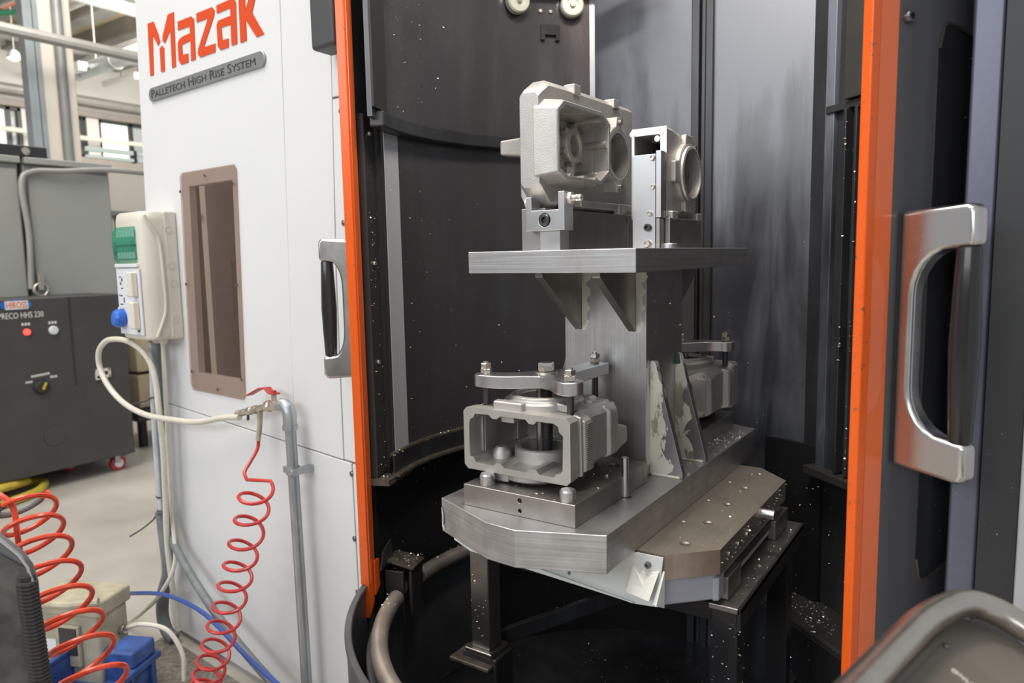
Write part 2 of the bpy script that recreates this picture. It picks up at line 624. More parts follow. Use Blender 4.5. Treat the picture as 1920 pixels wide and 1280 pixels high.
# far wall, seen along its cladding at the left edge: built as bands round the windows
WX = -16.0
wb = MB()
wb.box(WX - .3, WX, -2, 16, 0, 3.90)
wb.box(WX - .3, WX, -2, 16, 4.72, 6.2)
wy = [(6.05, 6.75), (7.45, 7.97), (8.22, 9.35), (9.75, 10.9), (11.3, 12.4)]
prev = -2
for a, b_ in wy:
    wb.box(WX - .3, WX, prev, a, 3.90, 4.72)
    prev = b_
wb.box(WX - .3, WX, prev, 16, 3.90, 4.72)
struct('wall_left', wb, 'plaster_w')
struct('trim_1', MB().box(WX, WX + .12, -2, 16, 4.72, 4.86), 'taupe')
struct('trim_2', MB().cyl((WX + .3, -2, 5.02), (WX + .3, 16, 4.98), .09), 'pipe_grey')
struct('trim_3', MB().box(WX, WX + .05, -2, 16, 3.55, 3.90), 'taupe')
for i, (a, b_) in enumerate(wy):
    fr = MB()
    for y0, y1, z0, z1 in ((a, a + .06, 3.9, 4.72), (b_ - .06, b_, 3.9, 4.72), (a, b_, 3.9, 3.96), (a, b_, 4.66, 4.72), ((a + b_) / 2 + .09, (a + b_) / 2 + .17, 3.9, 4.72)):
        fr.box(WX - .14, WX - .02, y0, y1, z0, z1)
    w = struct('window_%d' % (i + 1), fr, 'dark_panel')
    obj('pane', MB().box(WX - .12, WX - .10, a, (a + b_) / 2 + .1, 3.92, 4.7), 'daylight', w)
    obj('pane', MB().box(WX - .12, WX - .10, (a + b_) / 2 + .16, b_, 3.92, 4.7), 'clear' if i in (0, 2) else 'daylight', w)
struct('trim_4', MB().box(WX + .35, WX + .45, -2, 16, 4.18, 4.26), 'plaster')
# roof over the far bays
cl = MB()
cl.box(-16.3, -5.0, -2, 16, 6.15, 6.25)
struct('ceiling', cl, 'roof')
for i in range(15):
    y = -1.0 + i * .95
    bt = MB().box(-16, -5.0, y, y + .10, 5.82, 6.15).box(-16, -5.0, y - .09, y + .19, 5.76, 5.82)
    tag(obj('roof_beam', bt, 'beam'), 'grey steel beam under the tan roof sheets, one of the row running to the far wall', 'beam', 'roof beams')
for k, (x, z, r) in enumerate(((-13.6, 5.45, .13), (-11.2, 5.5, .09))):
    tag(obj('roof_pipe', MB().cyl((x, -2, z), (x, 16, z), r), 'beam'),
        ['dark service pipe hung low under the roof, nearer the far wall', 'dark service pipe under the roof, nearer the machine'][k], 'pipe')
for y, z, r, w in ((4.9, 5.35, .045, 'just right of the cream column'), (5.75, 5.5, .06, 'second from the cream column'), (6.9, 5.3, .05, 'third from the cream column'), (7.7, 5.45, .07, 'nearest the white cabinet')):
    tag(obj('service_pipe', MB().cyl((-16, y, z), (-6.5, y, z), r), 'pipe_grey'), 'thin grey service pipe under the roof beams, ' + w, 'pipe', 'service pipes under the roof')
# concrete column with its service pipe
colm = thing('column', 'cream concrete column behind the grey cabinets', 'column', (-9, 4.1, 0))
obj('shaft', MB().box(-9.25, -8.9, 4.0, 4.36, 0, 6.15), 'plaster', colm, bev=.02)
obj('steel_channel', MB().box(-9.0, -8.86, 3.84, 3.93, 0, 6.15).box(-9.0, -8.86, 3.94, 3.99, 0, 6.15), 'duct', colm)
obj('downpipe', MB().cyl((-8.86, 4.19, 0), (-8.86, 4.19, 6.15), .055), 'beam', colm)
tag(obj('cross_pipe', MB().tube([(-8.4, 3.2, 4.02), (-8.4, 4.6, 4.02), (-8.4, 5.4, 4.02), (-8.4, 7.5, 4.02)], .06), 'pipe_grey'),
    'pale pipe crossing in front of the cream column', 'pipe')
dk = thing('air_duct', 'round zinc air duct sloping up behind the cream column', 'duct', (-11, 6.6, 4.9))
obj('duct_tube', MB().cyl((-12.6, 6.2, 4.74), (-9.0, 6.2, 4.80), .12, .12, 24), 'duct', dk)
for x in (-12.0, -10.0):
    obj('duct_hanger', MB().cyl((x, 6.2, 4.86), (x, 6.2, 6.15), .012), 'beam', dk)
cb = MB()
for k in range(4):
    x = -12.4 + k * .95
    cb.cyl((x, 6.2, 4.755), (x + .06, 6.2, 4.756), .13, .13, 24)
obj('duct_collar', cb, 'beam', dk)
for k, (x, y, z) in enumerate(((-12.6, 6.0, 4.72), (-14.4, 7.9, 5.2))):
    t = thing('fluorescent_fitting', ['white fluorescent fitting, beside the cream column above the duct', 'white fluorescent fitting under the roof pipes, nearer the far wall'][k], 'lamp', (x, y, z), 0, 'fluorescent fittings under the roof')
    obj('housing', MB().box(x - .6, x + .6, y - .07, y + .07, z, z + .07), 'lamp_shell', t)
    obj('hanger', MB().cyl((x, y, z + .07), (x, y, 6.15), .012), 'beam', t)
    obj('diffuser', MB().box(x - .58, x + .58, y - .06, y + .06, z - .05, z), 'lamp_shell', t)
t = thing('high_bay_lamp', 'lit bell-shaped lamp hanging left of the cream column', 'lamp', (-12.5, 5.25, 4.75))
obj('shade', MB().lathe([(.03, .14), (.07, .10), (.10, .015), (.095, .015), (.065, .09), (.025, .13)], (-12.5, 5.25, 4.75), (0, 0, 1), 20), 'lamp_shell', t)
obj('bulb', MB().ball((-12.5, 5.25, 4.78), .07, 1, 1, .7), 'lamp', t)
obj('stem', MB().cyl((-12.5, 5.25, 4.88), (-12.5, 5.25, 6.15), .015), 'beam', t)
t = thing('green_pipe', 'green pipe end under the roof at the far left', 'pipe', (-10.5, 3.6, 4.6))
obj('tube', MB().cyl((-10.8, 3.6, 4.62), (-10.0, 4.35, 4.72), .03), mat('green_pipe_paint', (.05, .32, .16), .5), t)
tag(obj('cable_ladder', MB().tube([(-7.2, 3.2, 5.2), (-7.2, 6.4, 5.2)], .03).tube([(-7.2, 3.2, 5.05), (-7.2, 6.4, 5.05)], .03)
        .tube([(-7.2, 5.25, 5.8), (-7.2, 5.25, 4.6)], .025).tube([(-7.2, 4.3, 5.6), (-7.2, 5.6, 4.35)], .02), 'beam'),
    'thin grey pipe framework under the roof beside the white cabinet', 'pipework')
tag(obj('orange_hoist', MB().box(-12.4, -11.9, 4.75, 5.15, 5.42, 5.72), mat('hoist_orange', (.55, .14, .05), .5), bev=.03),
    'small orange box on the roof beams above the column', 'hoist')

# rest of the hall shell round the photographer, out of frame
struct('wall_front', MB().box(-16, 4, -8.3, -8.1, 0, 3.5), 'taupe')
# grey cabinets
for k, (y0, y1, lab) in enumerate(((1.2, 2.61, 'pale grey tall cabinet at the left edge, behind the charcoal unit'),
                                   (2.64, 3.30, 'pale grey tall cabinet next to the white machine, behind the charcoal unit'))):
    t = thing('tall_cabinet', lab, 'cabinet', (-6.6, (y0 + y1) / 2, 0), 0, 'grey cabinets in a row')
    obj('carcass', MB().box(-7.2, -6.33, y0, y1, 0.05, 2.44), 'cab', t, bev=.01)
    obj('door', MB().box(-6.33, -6.30, y0 + .02, y1 - .02, .1, 2.40), 'cab', t, bev=.008)
    obj('plinth', MB().box(-7.15, -6.36, y0 + .02, y1 - .02, 0, .05), 'dark_panel', t)
    obj('top_rim', MB().box(-7.22, -6.27, y0, y1, 2.44, 2.49), 'cab', t, bev=.008)
tag(obj('cabinet_cable', MB().tube(curve([(-6.27, 2.60, 1.48), (-6.27, 2.62, 1.9), (-6.27, 2.60, 2.28), (-6.27, 2.68, 2.38), (-6.24, 2.9, 2.40), (-6.24, 3.25, 2.44), (-6.24, 3.6, 2.44)]), .022), 'pipe_grey'),
    'grey conduit running up between the two tall cabinets and along their top', 'conduit')
t = thing('padlock_hasp', 'small brass coloured hasp hanging at the foot of the grey cabinets', 'hasp', (-6.25, 2.66, 1.45))
obj('loop', MB().tube([(-6.25 , 2.66 + .05 * math.cos(a * PI / 6), 1.47 + .05 * math.sin(a * PI / 6)) for a in range(12)], .012, closed=True), 'brass', t)
obj('tongue', MB().box(-6.27, -6.24, 2.64, 2.68, 1.47, 1.60), 'brass', t)
t = thing('control_box', 'black flat box lying on top of the left grey cabinet', 'box', (-6.5, 2.6, 2.49))
obj('case', MB().box(-6.9, -6.3, 2.1, 2.82, 2.49, 2.58), 'dark_panel', t, bev=.01)
obj('dial', MB().cyl((-6.3, 2.66, 2.535), (-6.285, 2.66, 2.535), .03), 'brass', t)
t = thing('cable_tray', 'pale green cable tray running behind the grey cabinets', 'tray', (-7.4, 4.2, 2.6))
obj('rail', MB().box(-7.3, -7.26, 3.60, 6.0, 2.67, 2.70), 'white_rail', t)
obj('rail', MB().box(-7.3, -7.26, 3.60, 6.0, 2.735, 2.775), 'white_rail', t)
obj('tray_post', MB().box(-7.32, -7.28, 5.2, 5.26, 0, 2.72), 'beam', t)
for k in range(3):
    obj('rung', MB().box(-7.31, -7.25, 4.05 + k * .7, 4.075 + k * .7, 2.66, 2.78), 'dark_panel', t)
# things seen in the gap between the cabinets and the white machine
struct('wall_partition', MB().box(-10.0, -9.8, 3.2, 7.5, 0, 2.9), 'plaster')
t = thing('tool_rack', 'rail with hanging dark tools on the cream partition', 'rack', (-9.75, 5.0, 2.2))
obj('rail', MB().box(-9.8, -9.74, 4.3, 6.4, 2.30, 2.36), 'beam', t)
for k in range(5):
    y = 4.72 + k * .2
    obj('hanging_tool', MB().cyl((-9.74, y, 2.30), (-9.74, y, 1.95), .015).box(-9.78, -9.70, y - .05, y + .05, 1.80, 1.95), 'black_matt', t)
t = thing('carton_stack', 'pale carton standing behind the charcoal unit', 'box', (-6.6, 3.72, 0))
for k in range(3):
    obj('carton', MB().box(-6.9, -6.4, 3.45, 3.83, .36 + k * .33, .66 + k * .33), 'wood', t, bev=.01)
obj('trolley_deck', MB().box(-7.0, -6.35, 3.4, 3.95, .25, .355), 'black_matt', t)
for sx in (-6.9, -6.45):
    for sy in (3.48, 3.86):
        obj('trolley_leg', MB().cyl((sx, sy, 0), (sx, sy, .26), .04), 'rubber', t)
tag(obj('dark_post', MB().box(-6.3, -6.2, 3.66, 3.78, 0, 1.05), 'black_matt'), 'black upright post beside the pale cartons', 'post')

# charcoal unit on castors
UX = -5.8
un = thing('power_unit', 'charcoal floor-standing unit on castors with a blue oval badge', 'machine', (-6.1, 2.3, 0))
obj('case', MB().box(-6.3, UX, 1.0, 3.06, .13, 1.425), 'unit', un, bev=.012)
obj('door_seam', MB().box(UX, UX + .004, 2.645, 2.655, .75, 1.42), 'black_matt', un)
bd = obj('badge', MB().poly_ext([(UX, 2.295 + .105 * math.cos(a * PI / 12), 1.383 + .036 * math.sin(a * PI / 12)) for a in range(24)], (.006, 0, 0)), 'logo_blue', un)
obj('badge_field', MB().box(UX + .004, UX + .009, 2.225, 2.372, 1.352, 1.412), 'label_white', bd)
lettering('badge_lettering', 'HIROSS', .05, 'logo', bd, (UX + .0095, 2.232, 1.36), (0, 1, 0), (0, 0, 1), .133, .045)
lettering('lettering', 'PRECO HHS 230', .05, 'label_white', un, (UX + .002, 2.18, 1.287), (0, 1, 0), (0, 0, 1), .288, .042)
for y, z, m_, r in ((2.348, 1.185, 'led_red', .024), (2.525, 1.182, 'socket_white', .033)):
    lm = obj('indicator_lamp', MB().lathe([(r, 0), (r, .012), (r * .8, .02), (0, .022)], (UX, y, z), (1, 0, 0), 18), m_, un)
    pb = MB()
    for q in range(3):
        pb.box(UX, UX + .002, y - .028 + q * .02, y - .014 + q * .02, z + .048, z + .066)
    obj('caption', pb, 'label_white', un, kind='stuff')
sw = obj('rotary_switch', MB().lathe([(.055, 0), (.055, .008), (.04, .03), (0, .032)], (UX, 2.41, .775), (1, 0, 0), 24), 'black_matt', un)
obj('switch_pointer', MB().poly_ext([(UX + .032, 2.40, .765), (UX + .032, 2.412, .757), (UX + .032, 2.437, .807), (UX + .032, 2.425, .812)], (.012, 0, 0)), 'yellow', sw)
pb = MB()
for q in range(9):
    pb.box(UX, UX + .002, 2.35 + q * .014, 2.36 + q * .014, .852 + q * .001, .868 + q * .001)
for q in range(4):
    pb.box(UX, UX + .002, 2.31 + q * .012, 2.318 + q * .012, .815, .83)
    pb.box(UX, UX + .002, 2.475 + q * .013, 2.484 + q * .013, .832, .848)
obj('caption', pb, 'label_white', un, kind='stuff')
obj('blank_disc', MB().lathe([(.075, 0), (.075, .004), (0, .005)], (UX, 2.47, .40), (1, 0, 0), 28), 'unit', un)
obj('latch', MB().box(UX, UX + .02, 2.80, 2.90, .78, .80).box(UX, UX + .02, 2.80, 2.90, .83, .85).box(UX, UX + .02, 2.89, 2.905, .78, .85).box(UX, UX + .02, 2.795, 2.82, .77, .83), 'switch', un)
for y, x in ((2.94, -5.88), (2.72, -6.2), (1.2, -5.88)):
    c = obj('castor_fork', MB().box(x - .03, x + .03, y - .02, y + .02, .07, .135), 'galv', un)
    obj('castor_wheel', MB().cyl((x - .02, y + .01, .06), (x + .02, y + .01, .06), .06, seg=20), 'red', c)
    obj('castor_hub', MB().cyl((x - .025, y + .01, .06), (x + .025, y + .01, .06), .034, seg=16), 'socket_white', c)
tag(obj('yellow_hose', MB().tube(curve([(-5.5, 1.6, .03), (-5.62, 2.0, .03), (-5.75, 2.3, .03), (-6.0, 2.42, .03), (-6.1, 2.1, .03), (-5.9, 1.8, .08), (-5.8, 2.1, .1), (-5.9, 2.3, .08)]), .03), 'yellow'),
    'yellow and black hose lying under the charcoal unit', 'hose')

# ------------------------------------------------------------------ white cabinet of the machine
cab = thing('machine_cabinet', 'white sheet metal machine cabinet with orange lettering and a smoked window', 'machine', PF(.7, -.2, 0))


def PFbox(mb, t0, t1, o0, o1, z0, z1):
    return mb.poly_ext([PF(t0, o0, z0), PF(t1, o0, z0), PF(t1, o1, z0), PF(t0, o1, z0)], (0, 0, z1 - z0))


def PFprism(mb, tz, o0, o1):
    return mb.poly_ext([PF(t, o0, z) for t, z in tz], _NN * (o1 - o0))


# main skin with the window cut out; its left edge leans a little
skin = PFprism(MB(), [(.47, 1.019), (1.492, 1.070), (1.455, 1.6), (1.375, 3.1), (.40, 3.1)], -.03, 0)
wcut = PFprism(MB(), [(.79, 1.215), (1.10, 1.215), (1.075, 1.945), (.765, 1.945)], -.2, .1)
obj('front_panel', skin, 'white', cab, cuts=[wcut], bev=.003)
obj('lower_panel', PFprism(MB(), [(.155, .03), (.475, .03), (.475, 1.0155), (.165, 1.000)], -.03, 0), 'white', cab, bev=.003)
obj('lower_panel', PFprism(MB(), [(.48, .03), (1.492, .03), (1.497, 1.0665), (.48, 1.0155)], -.03, 0), 'white', cab, bev=.003)
obj('corner_post', PFprism(MB(), [(1.492, .0), (1.53, .0), (1.535, .7), (1.49, 1.6), (1.41, 3.1), (1.375, 3.1), (1.455, 1.6), (1.497, .7)], -.05, -.012), 'white', cab, bev=.006)
obj('middle_panel', PFprism(MB(), [(.205, 1.006), (.466, 1.019), (.462, 1.3), (.395, 3.1), (.14, 3.1), (.20, 1.6)], -.03, 0), 'white', cab, bev=.003)
obj('access_strip', PFprism(MB(), [(.068, 1.003), (.2, 1.008), (.195, 1.6), (.176, 2.14), (.068, 2.14)], -.03, .0), 'white', cab, bev=.003)
obj('access_strip', PFprism(MB(), [(.068, 2.146), (.176, 2.146), (.136, 3.1), (.068, 3.1)], -.03, 0), 'white', cab, bev=.003)
obj('access_strip', PFprism(MB(), [(.068, .03), (.150, .03), (.16, .999), (.068, .996)], -.03, 0), 'white', cab, bev=.003)
obj('backing', PFprism(MB(), [(.072, .02), (.76, .02), (.76, 3.1), (.072, 3.1)], -.06, -.034).poly_ext([PF(1.11, -.06, .02), PF(1.49, -.06, .02), PF(1.375, -.06, 3.1), PF(1.11, -.06, 3.1)], _NN * .026), 'dark_panel', cab)
for t, z in ((.137, 2.10), (.148, 1.766), (.159, 1.384), (.165, .966), (.166, .748), (.162, .566)):
    obj('screw', MB().lathe([(.009, -.002), (.009, .002), (.005, .005), (0, .0055)], PF(t, 0, z), _NN, 12), 'screw', cab)
# what stands behind the smoked window
inn = PFbox(MB(), .62, 1.47, -.30, -.28, .9, 2.3)
obj('inner_wall', inn, mat('inner_grey', (.12, .11, .125), .5, var=.3, vscale=4), cab)
fm = MB()
for t0, t1, z0, z1 in ((.95, .97, 1.0, 2.1), (.72, 1.2, 1.72, 1.76), (.72, 1.2, 1.30, 1.34), (.80, .83, 1.0, 2.1), (.70, 1.2, 1.52, 1.54)):
    PFbox(fm, t0 + .12, t1 + .12, -.27, -.23, z0, z1)
obj('inner_frame', fm, 'beam', cab)
obj('inner_box', PFbox(MB(), 1.0, 1.12, -.27, -.18, 1.42, 1.66), 'dark_panel', cab)
wp = PFprism(MB(), [(.775, 1.143), (1.14, 1.144), (1.157, 1.165), (1.128, 1.985), (1.113, 2.0), (.742, 1.998), (.727, 1.98), (.76, 1.158)], .001, .007)
wpn = obj('window_pane', wp, 'acrylic', cab)
for t, z in ((1.13, 1.93), (.75, 1.93), (1.14, 1.22), (.775, 1.22), (1.135, 1.57), (.765, 1.57), (.94, 1.975), (.95, 1.165)):
    obj('pane_screw', MB().lathe([(.006, 0), (.006, .002), (0, .003)], PF(t, .007, z), _NN, 10), 'screw', wpn)
LET = [
    [(1.305, 2.594), (1.255, 2.592), (1.228, 2.544), (1.214, 2.51), (1.232, 2.497), (1.271, 2.544), (1.285, 2.396), (1.314, 2.396)],
    [(1.14, 2.594), (1.094, 2.593), (1.106, 2.397), (1.136, 2.396), (1.13, 2.536), (1.175, 2.498), (1.194, 2.504), (1.192, 2.524)],
    [(1.223, 2.483), (1.201, 2.492), (1.187, 2.48), (1.194, 2.395), (1.225, 2.397), (1.222, 2.468)],
    [(1.07, 2.553), (0.97, 2.551), (0.952, 2.538), (0.958, 2.397), (0.991, 2.397), (0.986, 2.469), (1.05, 2.466), (1.05, 2.429), (1.009, 2.427), (1.012, 2.396), (1.066, 2.397), (1.082, 2.415), (1.08, 2.478), (1.062, 2.49), (1.039, 2.494), (0.985, 2.495), (0.985, 2.519), (1.072, 2.522)],
    [(0.932, 2.553), (0.823, 2.551), (0.808, 2.538), (0.813, 2.52), (0.896, 2.428), (0.817, 2.426), (0.819, 2.397), (0.925, 2.398), (0.94, 2.41), (0.937, 2.427), (0.855, 2.52), (0.934, 2.522)],
    [(0.793, 2.55), (0.708, 2.55), (0.682, 2.548), (0.67, 2.535), (0.677, 2.398), (0.712, 2.399), (0.71, 2.469), (0.771, 2.471), (0.769, 2.428), (0.729, 2.426), (0.731, 2.397), (0.786, 2.398), (0.801, 2.413), (0.8, 2.487), (0.785, 2.498), (0.708, 2.497), (0.707, 2.523), (0.794, 2.523)],
    [(0.651, 2.594), (0.612, 2.594), (0.615, 2.494), (0.574, 2.552), (0.555, 2.594), (0.512, 2.594), (0.576, 2.479), (0.513, 2.398), (0.558, 2.397), (0.616, 2.464), (0.618, 2.398), (0.656, 2.397)],
]
for pts in LET:
    obj('logo_letter', PFprism(MB(), pts, .0005, .0025), 'logo', cab, smooth=0)
bp = []
for k in range(13):
    a = PI / 2 + PI * k / 12
    bp.append((1.302 - .0265 * math.cos(a), 2.3215 + .0265 * math.sin(a)))
for k in range(13):
    a = -PI / 2 + PI * k / 12
    bp.append((.537 - .0265 * math.cos(a), 2.3215 + .0265 * math.sin(a)))
bpl = obj('name_plate', PFprism(MB(), bp, .0005, .008), 'badge', cab, bev=.003)
_pl = lettering('plate_lettering', 'Palletech High Rise System', .03, 'mark', bpl, PF(1.302, .0085, 2.307), -_D, (0, 0, 1), .74, .031, True)
_pl['kind'] = 'stuff'
# dark header box above the door
obj('header_box', MB().poly_ext([(-1.706, 1.502, 2.258), (-1.598, 1.494, 2.258), (-1.606, 1.575, 2.258), (-1.706, 1.585, 2.258)], (0, 0, .9)), 'header', cab, bev=.012)

# ------------------------------------------------------------------ pallet loading station (round chamber, two curved doors)
C = (-0.86, 1.85)
st = thing('loading_station', 'black pallet loading chamber with a curved guard between two orange-edged doors', 'machine', (-.86, 1.85, 0))


def cp(r, a, z=0.0):
    a = math.radians(a)
    return Vector((C[0] + r * math.cos(a), C[1] + r * math.sin(a), z))


# curved inner guard: upper band, rolled lip, set-back lower sheet, ledge, skirt
obj('upper_guard', MB().arc(C, .715, .73, 126, 206, 2.055, 3.3, 60), 'black_guard', st)
obj('guard_lip', MB().arc(C, .690, .735, 124, 204, 2.03, 2.075, 60), 'black', st, bev=.006)
obj('lower_guard', MB().arc(C, .735, .75, 96, 196, .98, 2.035, 60), 'black_guard', st)
obj('guard_ledge', MB().arc(C, .722, .737, 96, 199, 1.045, 1.052, 60), 'tan_lit', st)
obj('ledge_apron', MB().arc(C, .722, .728, 96, 199, .99, 1.045, 60), 'black', st)
obj('ledge_lip', MB().arc(C, .700, .728, 96, 200, .982, .990, 60), 'tan_lit', st)
obj('guard_sheen_strip', MB().arc(C, .7325, .7345, 190.0, 196.5, 1.052, 2.03, 10), mat('painted_guard_sheen', (.52, .54, .58), .4, .35), st, label='pale strip painting the bright reflection at the left end of the curved guard')  # added strip; its pale colour stands for a reflection on the guard
obj('skirt', MB().arc(C, .772, .784, 60, 202, .15, 1.0, 72), mat('skirt_black', (.014, .014, .015), .65, spec=.12), st)
obj('guard_dark_cover', MB().arc(C, .705, .712, 198.5, 207, 2.08, 3.3, 6), 'rubber', st)  # added dark strip, covers the grey sheen at the upper guard's end
obj('guard_edge', MB().arc(C, .716, .731, 124.5, 126, 2.055, 3.3, 2), 'galv', st)
# inner frame of the left door
fpost = MB()
fpost.poly_ext([cp(.760, -157.5, .985), cp(.785, -157.5, .985), cp(.785, -162.6, .985), cp(.760, -162.6, .985)], (0, 0, 1.09))
obj('door_channel', fpost, 'black_matt', st, bev=.004)
obj('door_channel', MB().poly_ext([cp(.75, -162.6, .985), cp(.785, -162.6, .985), cp(.785, -168.5, .985), cp(.74, -168.5, .985)], (0, 0, 1.075)), 'rubber', st)
obj('channel_foot', MB().poly_ext([cp(.72, -156.5, .965), cp(.79, -156.5, .965), cp(.79, -169, .965), cp(.715, -169, .965)], (0, 0, .018)), 'tan_lit', st)
for a, z in ((-160, 1.64), (-160, 1.34), (-160, 2.02)):
    socket_screw(st, cp(.760, a, z), cp(-1, a) - cp(0, a), .007, 'channel_screw', 'brass')
# rollers and their slotted hook at the top of the guard
for a in (148.2, 131.5):
    p = cp(.715, a, 2.535)
    ax = (cp(0, a) - cp(1, a))
    rl = obj('door_roller', MB().lathe([(.042, .012), (.042, .034), (.037, .040), (.022, .040), (.020, .034), (.0, .034)], p, ax, 28), mat('roller_plating', (.70, .71, .60), .3, .4), st)
    obj('roller_spacer', MB().lathe([(.03, -.01), (.034, .012), (0, .012)], p, ax, 20), 'steel_dark', rl)
    obj('roller_bolt', MB().hexagon(p + ax * .034, ax, .018, .010), 'bolt', rl)
ax = cp(0, 137.8) - cp(1, 137.8)
tg = Vector((-ax.y, ax.x, 0))
hk = MB()
for w0, w1, h0, h1 in ((-.035, .035, .012, .03), (-.035, -.02, -.022, .012), (.02, .035, -.022, .012), (-.02, .02, -.004, .012)):
    p = cp(.714, 137.8, 2.44)
    hk.poly_ext([p + tg * w0 + Vector((0, 0, h0)), p + tg * w1 + Vector((0, 0, h0)), p + tg * w1 + Vector((0, 0, h1)), p + tg * w0 + Vector((0, 0, h1))], ax * .012)
obj('slotted_catch', hk, 'black', st)
for a in (140.5, 137.5):
    obj('guard_bolt', MB().hexagon(cp(.715, a, 2.518), ax, .012, .006), 'bolt', st)
obj('top_beam', MB().arc(C, .66, .735, 110, 206, 2.575, 2.66, 40), 'black_matt', st, bev=.006)
# back wall
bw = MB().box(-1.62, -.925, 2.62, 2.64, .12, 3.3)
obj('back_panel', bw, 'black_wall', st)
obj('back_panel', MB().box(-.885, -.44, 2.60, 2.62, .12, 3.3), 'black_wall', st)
bp2 = MB().box(-.960, -.930, 2.592, 2.64, .12, 3.3).box(-.926, -.910, 2.600, 2.64, .12, 3.3).box(-.906, -.878, 2.585, 2.64, .12, 3.3)
obj('seam_post', bp2, 'black', st, bev=.004)
# right-hand frame, normal (-.62,-.77)
RT = Vector((.77, -.62, 0))
RN = Vector((-.62, -.77, 0))
RP = Vector((-.37, 2.42, 0))


def RW(mb, u0, u1, o0, o1, z0, z1):
    return mb.poly_ext([RP + RT * u0 + RN * o0 + Vector((0, 0, z0)), RP + RT * u1 + RN * o0 + Vector((0, 0, z0)), RP + RT * u1 + RN * o1 + Vector((0, 0, z0)), RP + RT * u0 + RN * o1 + Vector((0, 0, z0))], (0, 0, z1 - z0))


obj('side_panel', RW(MB(), -.30, .35, -.05, -.03, .12, 3.3), 'black', st)
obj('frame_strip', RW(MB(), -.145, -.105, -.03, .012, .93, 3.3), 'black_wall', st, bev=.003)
obj('frame_strip', RW(MB(), -.100, -.045, -.03, .0, .93, 3.3), 'black', st, bev=.003)
obj('frame_head', RW(MB(), -.045, .12, -.03, .03, 2.10, 3.3), 'black_matt', st, bev=.004)
obj('frame_head', RW(MB(), -.135, .12, -.03, .018, 2.075, 2.098), 'black', st, bev=.002)
obj('frame_channel', RW(MB(), -.045, -.032, -.03, .03, .95, 2.075), 'black', st, bev=.003)
obj('frame_channel', RW(MB(), .0, .012, -.03, .03, .95, 2.075), 'black', st, bev=.003)
obj('frame_sill', RW(MB(), -.17, .15, -.03, .04, .915, .945), 'black_matt', st, bev=.004)
for z in (1.95, 1.45):
    socket_screw(st, RP + RT * -.018 + Vector((0, 0, z)), RN, .008, 'frame_screw')
obj('chip_shelf', RW(MB(), -.34, .2, -.05, .14, .36, .46), 'black_matt', st, bev=.01)
obj('shelf_front', RW(MB(), -.34, .2, .14, .150, .12, .45), 'black', st, bev=.004)
# turntable: floor, tub, rail ring
fl = MB()
sec = [(C[0] + .785 * math.cos(2 * PI * k / 64), C[1] + .785 * math.sin(2 * PI * k / 64), .10) for k in range(64)]
fl.poly_ext(sec, (0, 0, .05))
obj('chamber_floor', fl, 'black', st)
obj('tub_wall', MB().arc(C, .795, .803, -185, 5, .03, .655, 90), 'tub', st)
obj('tub_rim', MB().arc(C, .788, .808, -185, 5, .648, .664, 90), 'tub', st, bev=.004)
obj('inner_band', MB().arc(C, .735, .755, -200, 5, .15, .575, 90), 'tub', st, bev=.005)
ring1 = [cp(.718, a, .60) for a in range(-158, -20, 3)]
obj('guard_ring', MB().tube(ring1, .0245, 14), 'tube', st)
ring2 = [cp(.718, a, .60) for a in range(-222, -169, 3)]
obj('guard_ring', MB().tube(ring2, .0245, 14), 'tube', st)
for a in (-150, -110, -70):
    obj('ring_stay', MB().cyl(cp(.718, a, .59), cp(.742, a, .50), .012), 'black_matt', st)
# latch bracket in the gap of the ring
p = cp(.72, -163.5, .60)
rx = (cp(1, -163.5) - cp(0, -163.5))
ty = Vector((-rx.y, rx.x, 0))


def LB(mb, a0, a1, b0, b1, z0, z1):
    q = [p + rx * a + ty * b_ for a, b_ in ((a0, b0), (a1, b0), (a1, b1), (a0, b1))]
    return mb.poly_ext([v + Vector((0, 0, z0)) for v in q], (0, 0, z1 - z0))


lb = MB()
LB(lb, -.045, -.034, -.042, .038, -.07, .075)
LB(lb, -.045, .045, -.046, -.036, -.02, .085)
LB(lb, -.02, .045, .036, .047, -.085, .075)
br = obj('latch_bracket', lb, 'black_matt', st, bev=.003)
obj('latch_tray', MB().poly_ext([p + rx * -.05 + ty * -.05 + Vector((0, 0, .082)), p + rx * .045 + ty * -.05 + Vector((0, 0, .098)), p + rx * .045 + ty * .05 + Vector((0, 0, .106)), p + rx * -.05 + ty * .04 + Vector((0, 0, .082))], (0, 0, .005)), 'tan_lit', br)
obj('latch_fin', MB().poly_ext([p + rx * .035 + ty * .0 + Vector((0, 0, .10)), p + rx * .035 + ty * .085 + Vector((0, 0, .09)), p + rx * .035 + ty * .065 + Vector((0, 0, .145)), p + rx * .035 + ty * .015 + Vector((0, 0, .165))], rx * .005), 'black', br)
obj('latch_roller', MB().cyl(p + ty * -.035 + Vector((0, 0, .02)), p + ty * .035 + Vector((0, 0, .02)), .028, seg=20), 'rubber', br)

